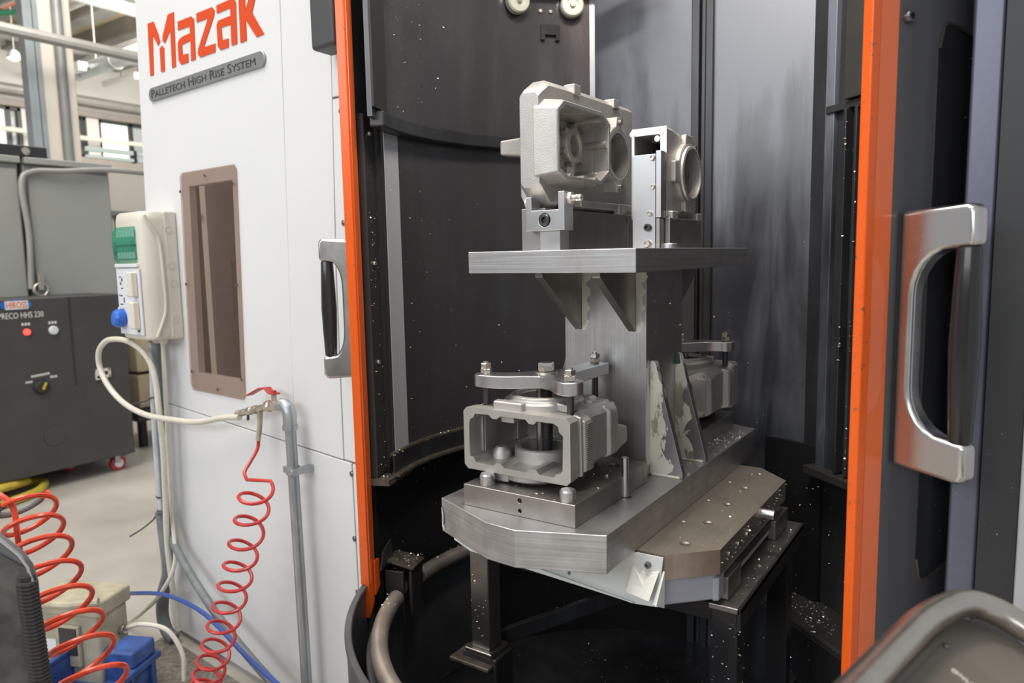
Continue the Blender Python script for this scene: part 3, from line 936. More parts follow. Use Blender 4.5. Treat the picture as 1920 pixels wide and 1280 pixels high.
# ---- curved doors
dl = obj('sliding_door', MB().arc(C, .787, .803, 166, 204.2, .60, 3.3, 30), 'black_matt', st, label='left curved door, open')
obj('edge_trim', MB().arc(C, .783, .809, 204.0, 206.6, .665, 3.3, 3), 'orange_edge', dl, bev=.002, label='chipped orange edge of the left door')
obj('trim_lip', MB().arc(C, .779, .784, 203.2, 206.0, .665, 3.3, 3), 'orange', dl)
obj('trim_foot', MB().poly_ext([cp(.783, 206.6, .56), cp(.779, 204.0, .60), cp(.779, 204.0, .80), cp(.783, 206.6, .80)], (cp(.012, 205) - cp(0, 205))), 'orange_edge', dl)
obj('trim_foot', MB().poly_ext([cp(.772, 204.5, .62), cp(.772, 201.5, .64), cp(.772, 201.5, .725), cp(.772, 204.5, .73)], (cp(.005, 205) - cp(0, 205))), 'orange_edge', dl)
dr = obj('sliding_door', MB().arc(C, .812, .83, -33.0, 24, .45, 3.3, 40), 'door_grey', st, label='right curved grey door')
obj('edge_trim', MB().arc(C, .810, .8315, -36.9, -35.6, .40, 3.3, 2), 'orange_edge', dr, bev=.003, label='chipped orange leading edge of the right door')
obj('trim_band', MB().arc(C, .812, .8305, -35.9, -32.9, .40, 3.3, 4), 'orange', dr)
# pull recess in the right door, behind the handle
rec = MB()
# follow the curve of the door: a thin inset plate made of narrow strips
a = -25.6
cols = []
while a <= -6.0:
    e = min(1.0, (a + 25.6) / 1.6)
    dz = .045 * (1 - math.sqrt(max(0, 1 - (1 - e) ** 2)))
    lift = max(0, (a + 22) * .0022)
    cols.append([cp(.8285, a, 1.035 + dz + lift), cp(.8312, a, 1.035 + dz + lift), cp(.8312, a, 2.033 - dz - lift), cp(.8285, a, 2.033 - dz - lift)])
    a += .8
rec.loft(cols)
obj('pull_recess', rec, 'black', dr, label='dark recess behind the handle')
rim = [cp(.832, k * .8 - 25.6, 2.033 + .004 - (.045 * (1 - math.sqrt(max(0, 1 - (1 - min(1, k * .8 / 1.6)) ** 2)))) - max(0, (k * .8 - 3.6) * .0022)) for k in range(22)]
obj('recess_rim', MB().tube(rim, .003, 6), 'black_matt', dr)
rim = [Vector((v.x, v.y, 3.068 - v.z)) for v in rim]
obj('recess_rim', MB().tube(rim, .003, 6), 'tan_lit', dr)
socket_screw(dr, cp(.83, -31.6, 2.033), cp(1, -31.6) - cp(0, -31.6), .0105)


def make_handle(door, ang, r, z0, z1, s, flip):
    """D shaped pull: satin body with a black turned grip on its outer side"""
    R_ = (cp(1, ang) - cp(0, ang))
    T = Vector((-R_.y, R_.x, 0))
    h = z1 - z0
    outer = [(0, 0), (s - .016, -.006), (s - .004, -.002), (s, .008), (s, .062), (s - .036, .066)]
    inner = []
    for k in range(7):
        a_ = PI / 2 * k / 6
        inner.append((.030 + (s - .036 - .030) * (1 - math.sin(a_)) * .999, .066 + .078 * (1 - math.cos(a_))))
    top = [(x, h - y) for x, y in reversed(outer)]
    itop = [(x, h - y) for x, y in reversed(inner)]
    prof = outer + inner[1:] + itop[:-1] + top
    w = .036
    m_ = MB()
    pts = [cp(r, ang) + R_ * x + Vector((0, 0, z0 + y)) - T * (w / 2) for x, y in prof]
    m_.poly_ext(pts, T * w)
    hb = obj('handle', m_, 'satin', door, bev=.010, seg=3, smooth=50, label='satin metal D handle')
    g = MB()
    c0 = cp(r, ang) + R_ * (s - .020) + Vector((0, 0, z0 + .0625))
    L = h - .125
    g.lathe([(.0165, 0), (.0178, .004), (.0205, L * .25), (.0228, L * .5), (.0205, L * .75), (.0178, L - .004), (.0165, L)], c0, (0, 0, 1), 24)
    obj('grip', g, 'grip', door, label='black grip of the handle')
    obj('handle_base', MB().poly_ext([cp(r, ang) + T * -.018 + Vector((0, 0, z0 + .004)), cp(r, ang) + T * .018 + Vector((0, 0, z0 + .004)), cp(r, ang) + T * .018 + R_ * .004 + Vector((0, 0, z0 + .004)), cp(r, ang) + T * -.018 + R_ * .004 + Vector((0, 0, z0 + .004))], (0, 0, h - .008)), 'black_matt', door)


make_handle(dl, -155.6, .803, 1.305, 1.712, .098, 1)
make_handle(dr, -30.4, .831, 1.272, 1.716, .132, -1)

# machine front to the right of the door
obj('frame_post', MB().box(-.062, -.016, 1.50, 1.60, 0, 3.3), 'post', st, bev=.006, label='blue-grey textured frame post')
obj('front_panel', MB().box(-.0155, .040, 1.47, 1.60, 0, 3.3), 'dark_panel', st)
obj('front_panel', MB().poly_ext([(.041, 1.46, 0), (.30, 1.46, 0), (.30, 1.60, 0), (.041, 1.60, 0)], (0, 0, 3.3)), 'light_panel', st, bev=.004)
obj('gap_strip', MB().box(-.085, .0, 1.605, 1.62, 0, 3.3), 'black_matt', st)

# stand that carries the pallet
for x0, x1, y0, y1, zb in ((-1.232, -1.168, 1.58, 1.64, .53), (-.528, -.464, 1.58, 1.64, .15), (-.528, -.470, 2.08, 2.14, .15), (-1.232, -1.168, 2.08, 2.14, .53)):
    obj('stand_leg', MB().box(x0, x1, y0, y1, zb, .84), 'steel_dark' if x0 < -1 else 'black', st, bev=.004)
obj('stand_foot', MB().box(-1.248, -1.152, 1.565, 1.656, .515, .53), 'steel_dark', st, bev=.004)
obj('stand_foot', MB().box(-1.29, -1.15, 1.545, 1.64, .485, .497), 'tan_lit', st, bev=.004)
obj('stand_column', MB().box(-1.26, -1.14, 1.57, 1.66, .15, .515), 'black_matt', st, bev=.006)
obj('cross_brace', MB().poly_ext([(-1.19, 1.66, .50), (-1.19, 1.70, .50), (-.80, 2.14, .62), (-.80, 2.10, .62)], (0, 0, .05)), 'black', st, bev=.004)
obj('stand_rail', MB().box(-.53, -.455, 1.57, 2.20, .835, .85), 'steel_dark', st, bev=.003)
obj('stand_rail', MB().box(-.462, -.455, 1.57, 2.20, .80, .85), 'black', st)
obj('stand_rail', MB().box(-1.23, -1.17, 1.57, 2.20, .835, .85), 'steel_dark', st, bev=.003)
obj('rail_block', MB().box(-.515, -.492, 1.60, 1.70, .85, .905), 'steel_dark', st, bev=.003)
obj('rail_block', MB().box(-.515, -.492, 2.02, 2.16, .85, .905), 'steel_dark', st, bev=.003)
obj('cross_rail', MB().box(-1.20, -.5, 1.60, 1.66, .79, .835), 'black', st, bev=.004)
obj('floor_bar', MB().poly_ext([(-.62, 2.20, .16), (-.56, 2.16, .16), (-.45, 2.42, .28), (-.50, 2.46, .28)], (0, 0, .05)), 'black_matt', st, bev=.006)
# white drip sheet under the pallet front
sh = MB()
ft = [(-1.182, .905), (-1.13, .885), (-.66, .862), (-.605, .868), (-.592, .985), (-1.182, .975)]
sh.poly_ext([(x, 1.452, z) for x, z in ft], (0, .004, 0))
ds = obj('drip_sheet', sh, 'white_sheet', st, label='white sheet metal under the pallet front')
obj('sheet_lip', MB().poly_ext([(-1.182, 1.452, .905), (-.66, 1.452, .862), (-.66, 1.440, .868), (-1.17, 1.440, .910)], (0, 0, .003)), 'white_sheet', ds)
obj('sheet_tab', MB().poly_ext([(-.672, 1.432, .895), (-.612, 1.420, .893), (-.60, 1.448, .952), (-.622, 1.449, .945), (-.628, 1.447, .936), (-.640, 1.449, .945), (-.648, 1.447, .936), (-.664, 1.449, .952)], (0, .004, .001)), mat('white_tab', (.86, .86, .80), .4), ds, label='bent white tab of the drip sheet')
obj('sheet_side', MB().poly_ext([(-.604, 1.422, .886), (-.600, 1.424, .884), (-.592, 1.452, .955), (-.592, 1.452, .87)], (.004, .0, 0)), 'white_sheet', ds)
socket_screw(ds, (-.627, 1.452, .962), (0, -1, 0), .0075)
for x in (-.83, -1.0):
    obj('sheet_dot', MB().lathe([(.004, 0), (.004, .002), (0, .003)], (x, 1.452, .895), (0, -1, 0), 10), 'screw', ds)

# ------------------------------------------------------------------ pallet
def octo(x0, x1, y0, y1, cx0, cx1, cy, z):
    return [(x0 + cx0, y0, z), (x1 - cx1, y0, z), (x1, y0 + cy, z), (x1, y1 - cy, z), (x1 - cx1, y1, z), (x0 + cx0, y1, z), (x0, y1 - cy, z), (x0, y0 + cy, z)]


pal = thing('pallet', 'octagonal steel machine pallet with tapped holes, under the fixture', 'pallet', (-.85, 1.85, .86))
holes = [(-.577, 1.547, .0115), (-.577, 1.702, .0115), (-.577, 1.858, .0105), (-.577, 2.017, .0105), (-.58, 2.171, .008), (-.631, 1.676, .0085), (-.631, 2.047, .0085), (-.631, 1.861, .0085)]
hc = [MB().cyl((x, y, .966), (x, y, 1.0), r, seg=18) for x, y, r in holes]
for x, y, r in holes:
    hc.append(MB().cyl((x, y, .982), (x, y, .9895), r * .9, r * 1.25, 18))
obj('pallet_top', MB().poly_ext(octo(-1.215, -.498, 1.463, 2.238, .1, .094, .092, .930), (0, 0, .058)), 'steel_y', pal, cuts=hc, bev=.0025, smooth=20)
obj('pallet_base', MB().poly_ext(octo(-1.205, -.510, 1.475, 2.228, .1, .09, .09, .862), (0, 0, .068)), 'grey_base', pal, bev=.006)
obj('base_slot', MB().box(-.512, -.506, 1.63, 2.06, .885, .905), 'black_matt', pal)
obj('base_rib', MB().poly_ext([(-.515, 1.555, .862), (-.502, 1.563, .862), (-.502, 1.60, .862), (-.515, 1.60, .862)], (0, 0, .055)), 'grey_base', pal, bev=.003)
obj('locating_pin', MB().cyl((-.51, 1.90, .966), (-.466, 1.90, .966), .013, seg=18), 'steel_bright', pal)
for y in (1.62, 1.69, 1.76):
    obj('side_plug', MB().cyl((-.499, y, .955), (-.495, y, .955), .006, seg=12), 'bolt', pal)

# ------------------------------------------------------------------ two-storey fixture
fx = thing('tombstone_fixture', 'two-storey steel fixture of column, gussets and plates, on the pallet', 'fixture', (-.88, 1.85, .988))
PX0, PX1 = -1.110, -.657
lowp = [(-.917, 1.239), (-.839, 1.234), (-.657, 1.308), (-.657, 2.396), (-.839, 2.468), (-.917, 2.463), (PX0, 2.383), (PX0, 1.319)]
cyl_h = [MB().cyl((-.726, 1.553, 1.05), (-.726, 1.553, 1.08), .011, seg=20)]
obj('base_plate', MB().poly_ext([(x, y, .988) for x, y in lowp], (0, 0, .084)), 'steel_plate', fx, cuts=cyl_h, bev=.002, smooth=12)
obj('filler_patch', MB().poly_ext([(-1.1105 + .0005, 1.335, 1.04), (-1.105, 1.314, 1.05), (-1.098, 1.311, 1.03), (-1.100, 1.312, 1.008), (-1.094, 1.309, .998), (-1.106, 1.316, 1.0)], (-.0006, -.0012, 0)), 'filler', fx)
obj('column', MB().box(-.992, -.752, 1.726, 1.976, 1.072, 1.612), milled('milled_column', (.60, .60, .60), .44, 190, 0, .18, .3), fx, bev=.002)
obj('top_plate', MB().box(-1.102, -.652, 1.441, 2.262, 1.612, 1.665), 'steel_plate', fx, bev=.002)


def gusset_y(x, y0, yo, zb, zt, s):
    """triangle in the plane of the column's side, under the top plate"""
    return MB().poly_ext([(x - .011, y0, zt), (x - .011, yo, zt), (x - .011, yo, zt - .012), (x - .011, y0, zb)], (.022, 0, 0))


for x in (-.950, -.792):
    obj('gusset', gusset_y(x, 1.727, 1.525, 1.452, 1.612, 1), 'steel_dark', fx, bev=.002)
    obj('gusset', gusset_y(x, 1.975, 2.178, 1.452, 1.612, 1), 'steel_dark', fx, bev=.002)
for y in (1.762, 1.938):
    t = MB().poly_ext([(-.7525, y - .011, 1.072), (-.662, y - .011, 1.072), (-.662, y - .011, 1.086), (-.738, y - .011, 1.372), (-.7525, y - .011, 1.378)], (0, .022, 0))
    obj('gusset', t, 'gusset', fx, bev=.002, label='lower gusset with cream filler remains')
    t = MB().poly_ext([(-.9915, y - .011, 1.072), (-1.08, y - .011, 1.072), (-1.08, y - .011, 1.086), (-1.006, y - .011, 1.372), (-.9915, y - .011, 1.378)], (0, .022, 0))
    obj('gusset', t, 'steel_dark', fx, bev=.002)


def blob(outline, vec):
    return MB().poly_ext(outline, vec)


def ragged(p0, p1, w0, w1, n, side, rnd):
    """thin ragged skin of filler running along a weld: strip from p0 to p1, irregular on the side direction"""
    p0, p1, side = Vector(p0), Vector(p1), Vector(side)
    L = [p0.lerp(p1, k / n) for k in range(n + 1)]
    R_ = [q + side * (w0 + (w1 - w0) * k / n) * (.8 + .35 * rnd.random() + .3 * math.sin(k * .9)) for k, q in enumerate(L)]
    return L + R_[::-1]


rnd = random.Random(3)
# remains of filler on the column round the upper gussets and at the feet of the lower ones
for x, s in ((-.938, 1), (-.962, -1), (-.780, 1), (-.804, -1)):
    obj('filler_skin', blob(ragged((x, 1.726, 1.608), (x, 1.726, 1.452), .024 if s > 0 else .006, .016 if s > 0 else .004, 26, (s, 0, 0), rnd), (0, -.0008, 0)), 'filler', fx)
obj('filler_skin', blob(ragged((-.99, 1.726, 1.611), (-.754, 1.726, 1.611), .012, .016, 18, (0, 0, -1), rnd), (0, -.0007, 0)), 'filler', fx)
for y in (1.752, 1.928):
    obj('filler_skin', blob(ragged((-.7515, y - .002, 1.074), (-.7515, y - .002, 1.345), .05, .022, 18, (1, 0, 0), rnd), (0, -.0008, 0)), 'filler', fx)
    obj('weld_bead', MB().tube([(-.745 + .004 * k, y - .002, 1.0745) for k in range(20)], .004, 6), 'filler', fx)
obj('filler_skin', blob(ragged((-.752, 1.728, 1.10), (-.752, 1.728, 1.36), .03, .015, 14, (0, 1, 0), rnd), (.0008, 0, 0)), 'filler', fx)
obj('filler_skin', blob(ragged((-.752, 1.80, 1.10), (-.752, 1.80, 1.33), .02, .02, 14, (0, 1, 0), rnd), (.0008, 0, 0)), 'filler', fx)

# ------------------------------------------------------------------ lower fixtures (front, and the same turned round at the rear)


def make_lower(front):
    if front:
        loc, rz = Vector((-.909, 1.345, 1.149)), 0.0
    else:
        loc, rz = Vector((-.851, 2.357, 1.149)), PI
    T = Matrix.Translation(loc) @ Matrix.Rotation(rz, 4, 'Z')
    where = 'at the front of the base plate' if front else 'behind the column'

    def th(name, label, cat, grp):
        t = thing(name, label, cat, loc, rz, grp)
        return t

    # riser plate with its supports
    rp = th('riser_plate', 'ground steel riser plate %s, under the lower gear housing' % where, 'plate', 'riser plates on the base plate')
    hole = [MB().cyl((.115, .275, -.04), (.115, .275, 0), .016, seg=20), MB().cyl((.035, -.05, -.064), (.035, -.02, -.064), .0045, seg=14), MB().cyl((.035, -.05, -.040), (.035, -.02, -.040), .0055, seg=14)]
    obj('plate', MB().box(-.123, .177, -.037, .345, -.077, -.026), 'steel_dark', rp, local=True, cuts=hole, bev=.002)
    for x, y in ((-.072, -.010), (.149, -.018), (.01, .305)):
        obj('support_post', MB().lathe([(.017, 0), (.018, .003), (.018, .022), (.015, .026), (0, .026)], (x, y, -.026), (0, 0, 1), 24), 'steel_bright', rp, local=True)
    obj('stop_rod', MB().cyl((.178, .208, -.076), (.178, .208, .02), .0085, seg=16), 'steel_bright', rp, local=True)

    hs = th('gear_housing', 'rough cast aluminium gear housing with an open front, ' + ('under the three-armed clamp at the front' if front else 'half hidden behind the column'), 'casting', 'gear housings clamped on the fixture')

    def sec(y, hw, z0, z1, c):
        return [(-hw + c, y, z0), (hw - c, y, z0), (hw, y, z0 + c), (hw, y, z1 - c), (hw - c, y, z1), (-hw + c, y, z1), (-hw, y, z1 - c), (-hw, y, z0 + c)]

    body = MB().loft([sec(0, .146, 0, .150, .010), sec(.040, .143, .001, .149, .010), sec(.052, .131, .006, .146, .016), sec(.20, .133, .004, .148, .020), sec(.262, .128, .006, .146, .022), sec(.295, .10, .018, .135, .022)])
    c1 = [(-.128, .032), (-.112, .016), (.108, .016), (.124, .034), (.130, .115), (.114, .135), (-.115, .135), (-.130, .118)]
    c1 = [(-.130, .038), (-.126, .030), (-.118, .029), (-.112, .018), (-.062, .016), (-.052, .024), (-.040, .024), (-.030, .015), (.030, .014), (.042, .024), (.056, .024), (.066, .014), (.104, .014), (.110, .022), (.120, .024), (.126, .034),
          (.128, .110), (.118, .118), (.116, .130), (.104, .136), (.060, .136), (.052, .128), (.040, .128), (.030, .137), (-.040, .137), (-.050, .129), (-.062, .129), (-.072, .137), (-.112, .136), (-.118, .126), (-.126, .122), (-.130, .112)]
    cut1 = MB().poly_ext([(x, -.02, z) for x, z in c1], (0, .262, 0))
    bx, by = .0, .130
    cuts = [cut1, MB().cyl((bx, by, -.06), (bx, by, .22), .056, seg=40)]
    obj('body', body, 'cast', hs, local=True, cuts=cuts, bev=.0035, seg=2)
    # wall thickness behind the scalloped rim
    # top bore ring with its stepped lip
    rg = MB().lathe([(.057, -.008), (.096, -.008), (.096, .012), (.093, .016), (.082, .018), (.080, .026), (.066, .027), (.064, .022), (.057, .021)], (bx, by, .148), (0, 0, 1), 48, ring=True)
    obj('bore_ring', rg, 'cast', hs, local=True, bev=.0015)
    obj('ring_flat', MB().poly_ext([(-.075, .022, .146), (.005, .022, .146), (.012, .05, .146), (-.082, .05, .146)], (0, 0, .021)), 'cast', hs, local=True, bev=.005)
    obj('ring_flat', MB().poly_ext([(.052, .075, .146), (.105, .062, .146), (.112, .10, .146), (.07, .14, .146)], (0, 0, .020)), 'cast', hs, local=True, bev=.006)
    # bore ring on the floor and its boss below
    obj('floor_ring', MB().lathe([(.055, -.004), (.072, -.004), (.071, .026), (.067, .030), (.058, .030), (.055, .026)], (bx, by - .002, .017), (0, 0, 1), 48, ring=True), 'cast', hs, local=True, bev=.001)
    obj('under_ring', MB().lathe([(.056, .004), (.092, .004), (.090, -.018), (.084, -.023), (.058, -.023)], (bx, by - .03, .003), (0, 0, 1), 44, ring=True), 'cast', hs, local=True, bev=.001)
    obj('under_foot', MB().box(-.070, -.028, .012, .05, -.024, .004), 'cast', hs, local=True, bev=.006)
    # bosses inside
    obj('inner_boss', MB().lathe([(.024, 0), (.022, .018), (.014, .030), (0, .033)], (-.088, .075, .014), (0, 0, 1), 22), 'cast', hs, local=True)
    obj('inner_boss', MB().box(-.052, -.015, .02, .055, .118, .14), 'cast', hs, local=True, bev=.004)
    obj('inner_boss', MB().box(-.02, .02, .225, .246, .07, .105), 'cast', hs, local=True, bev=.005)
    # right flank: double rib, serrated pad, rear pad
    for sx in (1, -1):
        obj('flank_rib', MB().loft([[(sx * .126, .048, .004), (sx * .126, .062, .004), (sx * .126, .062, .150), (sx * .126, .048, .150)], [(sx * .146, .052, .008), (sx * .146, .062, .008), (sx * .144, .062, .142), (sx * .144, .052, .142)]]), 'cast', hs, local=True, bev=.003)
        pad = obj('clamp_pad', MB().loft([[(sx * .125, .056, .010), (sx * .125, .112, .010), (sx * .125, .112, .140), (sx * .125, .056, .140)], [(sx * .150, .066, .016), (sx * .150, .100, .016), (sx * .148, .100, .132), (sx * .148, .066, .132)]]), 'cast', hs, local=True, bev=.004)
        rr = MB()
        for k in range(22):
            z = .022 + k * .0049
            rr.box(sx * .1485, sx * .1515, .069, .097, z, z + .0026) if sx > 0 else rr.box(-.1515, -.1485, .069, .097, z, z + .0026)
        obj('serration', rr, 'cast', pad, local=True, smooth=0, kind='stuff')
        obj('rear_pad', MB().loft([[(sx * .122, .196, .010), (sx * .122, .262, .010), (sx * .122, .262, .146), (sx * .122, .196, .146)], [(sx * .144, .208, .020), (sx * .144, .246, .024), (sx * .142, .246, .124), (sx * .142, .208, .132)]]), 'cast', hs, local=True, bev=.006)
    obj('tail_lug', MB().loft([[(.02, .27, .012), (.128, .27, .012), (.128, .27, .085), (.02, .27, .085)], [(.035, .345, .018), (.124, .345, .022), (.122, .345, .064), (.035, .345, .066)]]), 'cast', hs, local=True, bev=.008)
    obj('top_boss', MB().lathe([(.018, -.01), (.016, .004), (.013, .006), (0, .006)], (.085, .205, .147), (0, 0, 1), 20), 'cast', hs, local=True)
    obj('top_boss', MB().lathe([(.030, -.01), (.028, .002), (.020, .003), (.014, -.004), (0, -.004)], (.065, .155, .147), (0, 0, 1), 24), 'cast', hs, local=True)
    obj('top_rib', MB().loft([[(.02, .20, .144), (.09, .20, .144), (.09, .285, .13), (.02, .285, .13)], [(.03, .225, .158), (.07, .225, .158), (.068, .262, .154), (.032, .262, .154)]]), 'cast', hs, local=True, bev=.005)

    # clamp: three-armed strap, studs, nuts, centre bolt
    cl_ = th('clamp_strap', 'three-armed steel clamp strap bolted down over the gear housing, ' + ('front' if front else 'behind the column'), 'clamp', 'three-armed clamp straps')
    zb, zt = .191, .222
    A, B, Cc = (-.124, .066), (.110, .066), (.030, .340)
    ol = []
    for k in range(9):
        a_ = PI / 2 + PI * k / 8
        ol.append((A[0] + .029 * math.cos(a_), A[1] + .029 * math.sin(a_)))
    ol += [(-.085, .040), (-.050, .052), (-.020, .072), (.015, .088), (.050, .078), (.080, .050)]
    for k in range(9):
        a_ = -PI * .62 + PI * k / 8
        ol.append((B[0] + .031 * math.cos(a_), B[1] + .031 * math.sin(a_)))
    ol += [(.085, .120), (.062, .155), (.058, .185), (.060, .362), (.004, .362), (.000, .200), (-.030, .165), (-.07, .118), (-.10, .098)]
    obj('strap', MB().poly_ext([(x, y, zb) for x, y in ol], (0, 0, zt - zb)), 'steel_bright', cl_, local=True, bev=.003)
    for (x, y), zlo in ((A, .142), (B, .142), (Cc, -.02)):
        obj('stud', MB().cyl((x, y, zlo), (x, y, zb + .004), .0085, seg=14), 'black_steel', cl_, local=True)
        b = MB()
        b.hexagon((x, y, zt + .001), (0, 0, 1), .0235, .0115, .3)
        b.hexagon((x, y, zt + .0135), (0, 0, 1), .0235, .0125, .65)
        b.cyl((x, y, zt), (x, y, zt + .030), .007, seg=12)
        obj('lock_nut', b, 'bolt', cl_, local=True)
    cx, cy = .002, .140
    obj('washer', MB().lathe([(.010, 0), (.027, 0), (.027, .004), (.010, .004)], (cx, cy, zt), (0, 0, 1), 28, ring=True), 'bolt', cl_, local=True)
    obj('centre_bolt', MB().hexagon((cx, cy, zt + .005), (0, 0, 1), .034, .021, .25), 'bolt', cl_, local=True)
    tr = MB().cyl((cx, cy, -.026), (cx, cy, zb + .01), .0135, seg=18)
    for k in range(42):
        tr.lathe([(.0134, 0), (.0150, .0014), (.0134, .0028)], (cx, cy, .02 + k * .0040), (0, 0, 1), 14)
    obj('threaded_rod', tr, 'black_steel', cl_, local=True)
    obj('guide_rod', MB().cyl((cx - .022, cy + .004, -.026), (cx - .022, cy + .004, zb), .010, seg=16), 'steel_dark', cl_, local=True)


make_lower(True)
make_lower(False)

# ------------------------------------------------------------------ upper front fixture: block, bracket, gear housing on edge
ub = thing('support_block', 'dark steel support block on the top plate under the upright gear housing', 'block', (-.99, 1.83, 1.665), 0, 'support blocks on the top plate')
obj('block', MB().box(-1.030, -.958, 1.575, 2.092, 1.665, 1.772), 'steel_dark', ub, bev=.002)
obj('end_strip', MB().box(-.9575, -.953, 2.05, 2.092, 1.665, 1.760), 'steel_dark', ub)
obj('pillar', MB().box(-.963, -.905, 1.555, 1.60, 1.665, 1.716), 'steel_bright', ub, bev=.0015)
ck = thing('clamp_bracket', 'U-shaped steel bracket with a socket screw holding the foot of the upright housing', 'bracket', (-.94, 1.56, 1.714))
uprof = [(-.998, 1.714), (-.886, 1.714), (-.886, 1.807), (-.904, 1.807), (-.904, 1.764), (-.980, 1.764), (-.980, 1.797), (-.998, 1.797)]
obj('yoke', MB().poly_ext([(x, 1.545, z) for x, z in uprof], (0, .044, 0)), 'steel_bright', ck, bev=.0015, cuts=[MB().cyl((-.943, 1.52, 1.740), (-.943, 1.552, 1.740), .0165, seg=28)])
obj('socket_screw', MB().lathe([(.0145, 0), (.0145, .009), (.0125, .011), (.0075, .011), (.007, .004), (0, .004)], (-.943, 1.553, 1.740), (0, -1, 0), 24), 'black_steel', ck)
obj('hex_nut', MB().hexagon((-.886, 1.566, 1.790), (1, 0, 0), .026, .012), 'bolt', ck)
obj('threaded_stud', MB().lathe([(.009, 0), (.009, .012), (.0075, .013), (.009, .014), (.0075, .0165), (.009, .018), (.0075, .02), (.009, .022), (.008, .026), (.003, .026), (.003, .022), (0, .022)], (-.876, 1.566, 1.790), (1, 0, 0), 18), 'bolt', ck)
obj('hex_nut', MB().hexagon((-1.008, 1.566, 1.785), (1, 0, 0), .022, .010), 'bolt', ck)

uh = thing('gear_housing', 'cast aluminium gear housing standing on edge with an octagonal opening, on the top plate', 'casting', (-.96, 1.80, 1.775), 0, 'gear housings clamped on the fixture')


def secx(y, x0, x1, z0, z1, c, d=0):
    return [(x0 + c, y, z0), (x1 - c, y, z0), (x1, y, z0 + c), (x1, y, z1 - c), (x1 - c, y, z1), (x0 + c, y, z1), (x0, y, z1 - c), (x0, y, z0 + c)]


XL, XM, XO = -1.018, -.958, -.907
body = MB().loft([secx(1.552, XL + .004, XM - .002, 1.822, 2.050, .010), secx(1.560, XL, XM, 1.812, 2.060, .012),
                  secx(1.600, XL, XM, 1.774, 2.086, .014), secx(1.70, XL, XM + .002, 1.774, 2.088, .014), secx(2.085, XL, XM + .002, 1.776, 2.090, .012)])
OCT = [(1.552, 2.004), (1.584, 2.028), (1.793, 2.030), (1.838, 2.004), (1.837, 1.872), (1.786, 1.840), (1.597, 1.838), (1.552, 1.857)]
cyy, czz = 1.695, 1.934


def oct_pts(x, inset):
    out = []
    for y, z in OCT:
        dy, dz = y - cyy, z - czz
        out.append((x, cyy + dy * (1 - inset / abs(.143)), czz + dz * (1 - inset / .094)))
    return out


ring_c = (1.9085, 1.931)
cuts = [MB().loft([oct_pts(XM + .05, .010), oct_pts(-1.003, .018)]),
        MB().cyl((-.80, ring_c[0], ring_c[1]), (-1.20, ring_c[0], ring_c[1]), .062, seg=44)]
# openings in the back wall of the cavity
for y, z, r in ((1.715, 2.000, .022), (1.712, 1.908, .022), (1.772, 2.005, .010), (1.655, 1.985, .012)):
    cuts.append(MB().cyl((-.99, y, z), (-1.10, y, z), r, seg=18))
cuts.append(MB().cyl((-.985, 1.778, 1.948), (-1.10, 1.778, 1.948), .027, seg=28))
obj('body', body, 'cast', uh, cuts=cuts, bev=.005, seg=3)
obj('opening_frame', MB().loft([oct_pts(XM - .012, -.010), oct_pts(XO - .004, -.001), oct_pts(XO, .0015)]), 'cast', uh, cuts=[MB().loft([oct_pts(XO + .02, .010), oct_pts(XM - .04, .0115)])], bev=.002)
# machined rim of the opening
rimm = MB()
o_, i_ = oct_pts(XO + .0004, .002), oct_pts(XO + .0004, .0095)
for k in range(8):
    j = (k + 1) % 8
    rimm.poly_ext([o_[k], o_[j], i_[j], i_[k]], (.0004, 0, 0))
obj('machined_rim', rimm, 'cast_cut', uh, smooth=0)
# inside: bearing ring, bosses, foot pads
obj('bearing_ring', MB().lathe([(.027, -.008), (.052, -.008), (.050, .012), (.045, .018), (.034, .020), (.029, .016), (.027, .012)], (-1.0, 1.778, 1.948), (1, 0, 0), 36, ring=True), 'cast', uh, bev=.001)
for k in range(6):
    a = k * PI / 3 + .35
    obj('ring_lug', MB().cyl((-1.0, 1.778 + .053 * math.cos(a), 1.948 + .053 * math.sin(a)), (-.985, 1.778 + .053 * math.cos(a), 1.948 + .053 * math.sin(a)), .010, seg=14), 'cast', uh)
for y in (1.63, 1.70, 1.765):
    obj('sill_boss', MB().cyl((-.985, y, 1.846), (-.912, y, 1.846), .0115, seg=14), 'cast', uh)
for y, z in ((1.70, 2.022), (1.60, 2.02), (1.79, 2.012), (1.825, 1.95)):
    obj('wall_boss', MB().cyl((-.985, y, z), (-.912, y, z), .010, seg=14), 'cast', uh)
obj('inner_pad', MB().box(-1.0, -.962, 1.70, 1.735, 1.85, 1.885), 'cast', uh, bev=.004)
obj('inner_pad', MB().box(-1.0, -.93, 1.80, 1.828, 1.85, 1.875), 'cast', uh, bev=.004)
# bore ring beside the opening
pts = []
for k in range(48):
    a = 2 * PI * k / 48
    r = .079
    if abs(a - PI / 2) < .26 or abs(a - 3 * PI / 2) < .26:
        r = .104
    if a < .20 or a > 2 * PI - .20:
        r = .092
    pts.append((XM - .006, ring_c[0] + r * math.cos(a), ring_c[1] + r * math.sin(a)))
obj('bore_flange', MB().poly_ext(pts, (.050, 0, 0)), 'cast', uh, cuts=[MB().cyl((-1.0, ring_c[0], ring_c[1]), (-.85, ring_c[0], ring_c[1]), .064, seg=44)], bev=.004, seg=2)
obj('bore_liner', MB().lathe([(.0605, 0), (.066, 0), (.066, .045), (.0605, .045)], (XM - .002, *ring_c), (1, 0, 0), 44, ring=True), 'cast_cut', uh)
for sgn in (1, -1):
    obj('flange_hole', MB().cyl((-.915, ring_c[0], ring_c[1] + sgn * .089), (-.9065, ring_c[0], ring_c[1] + sgn * .089), .0075, seg=14), 'steel_dark', uh)
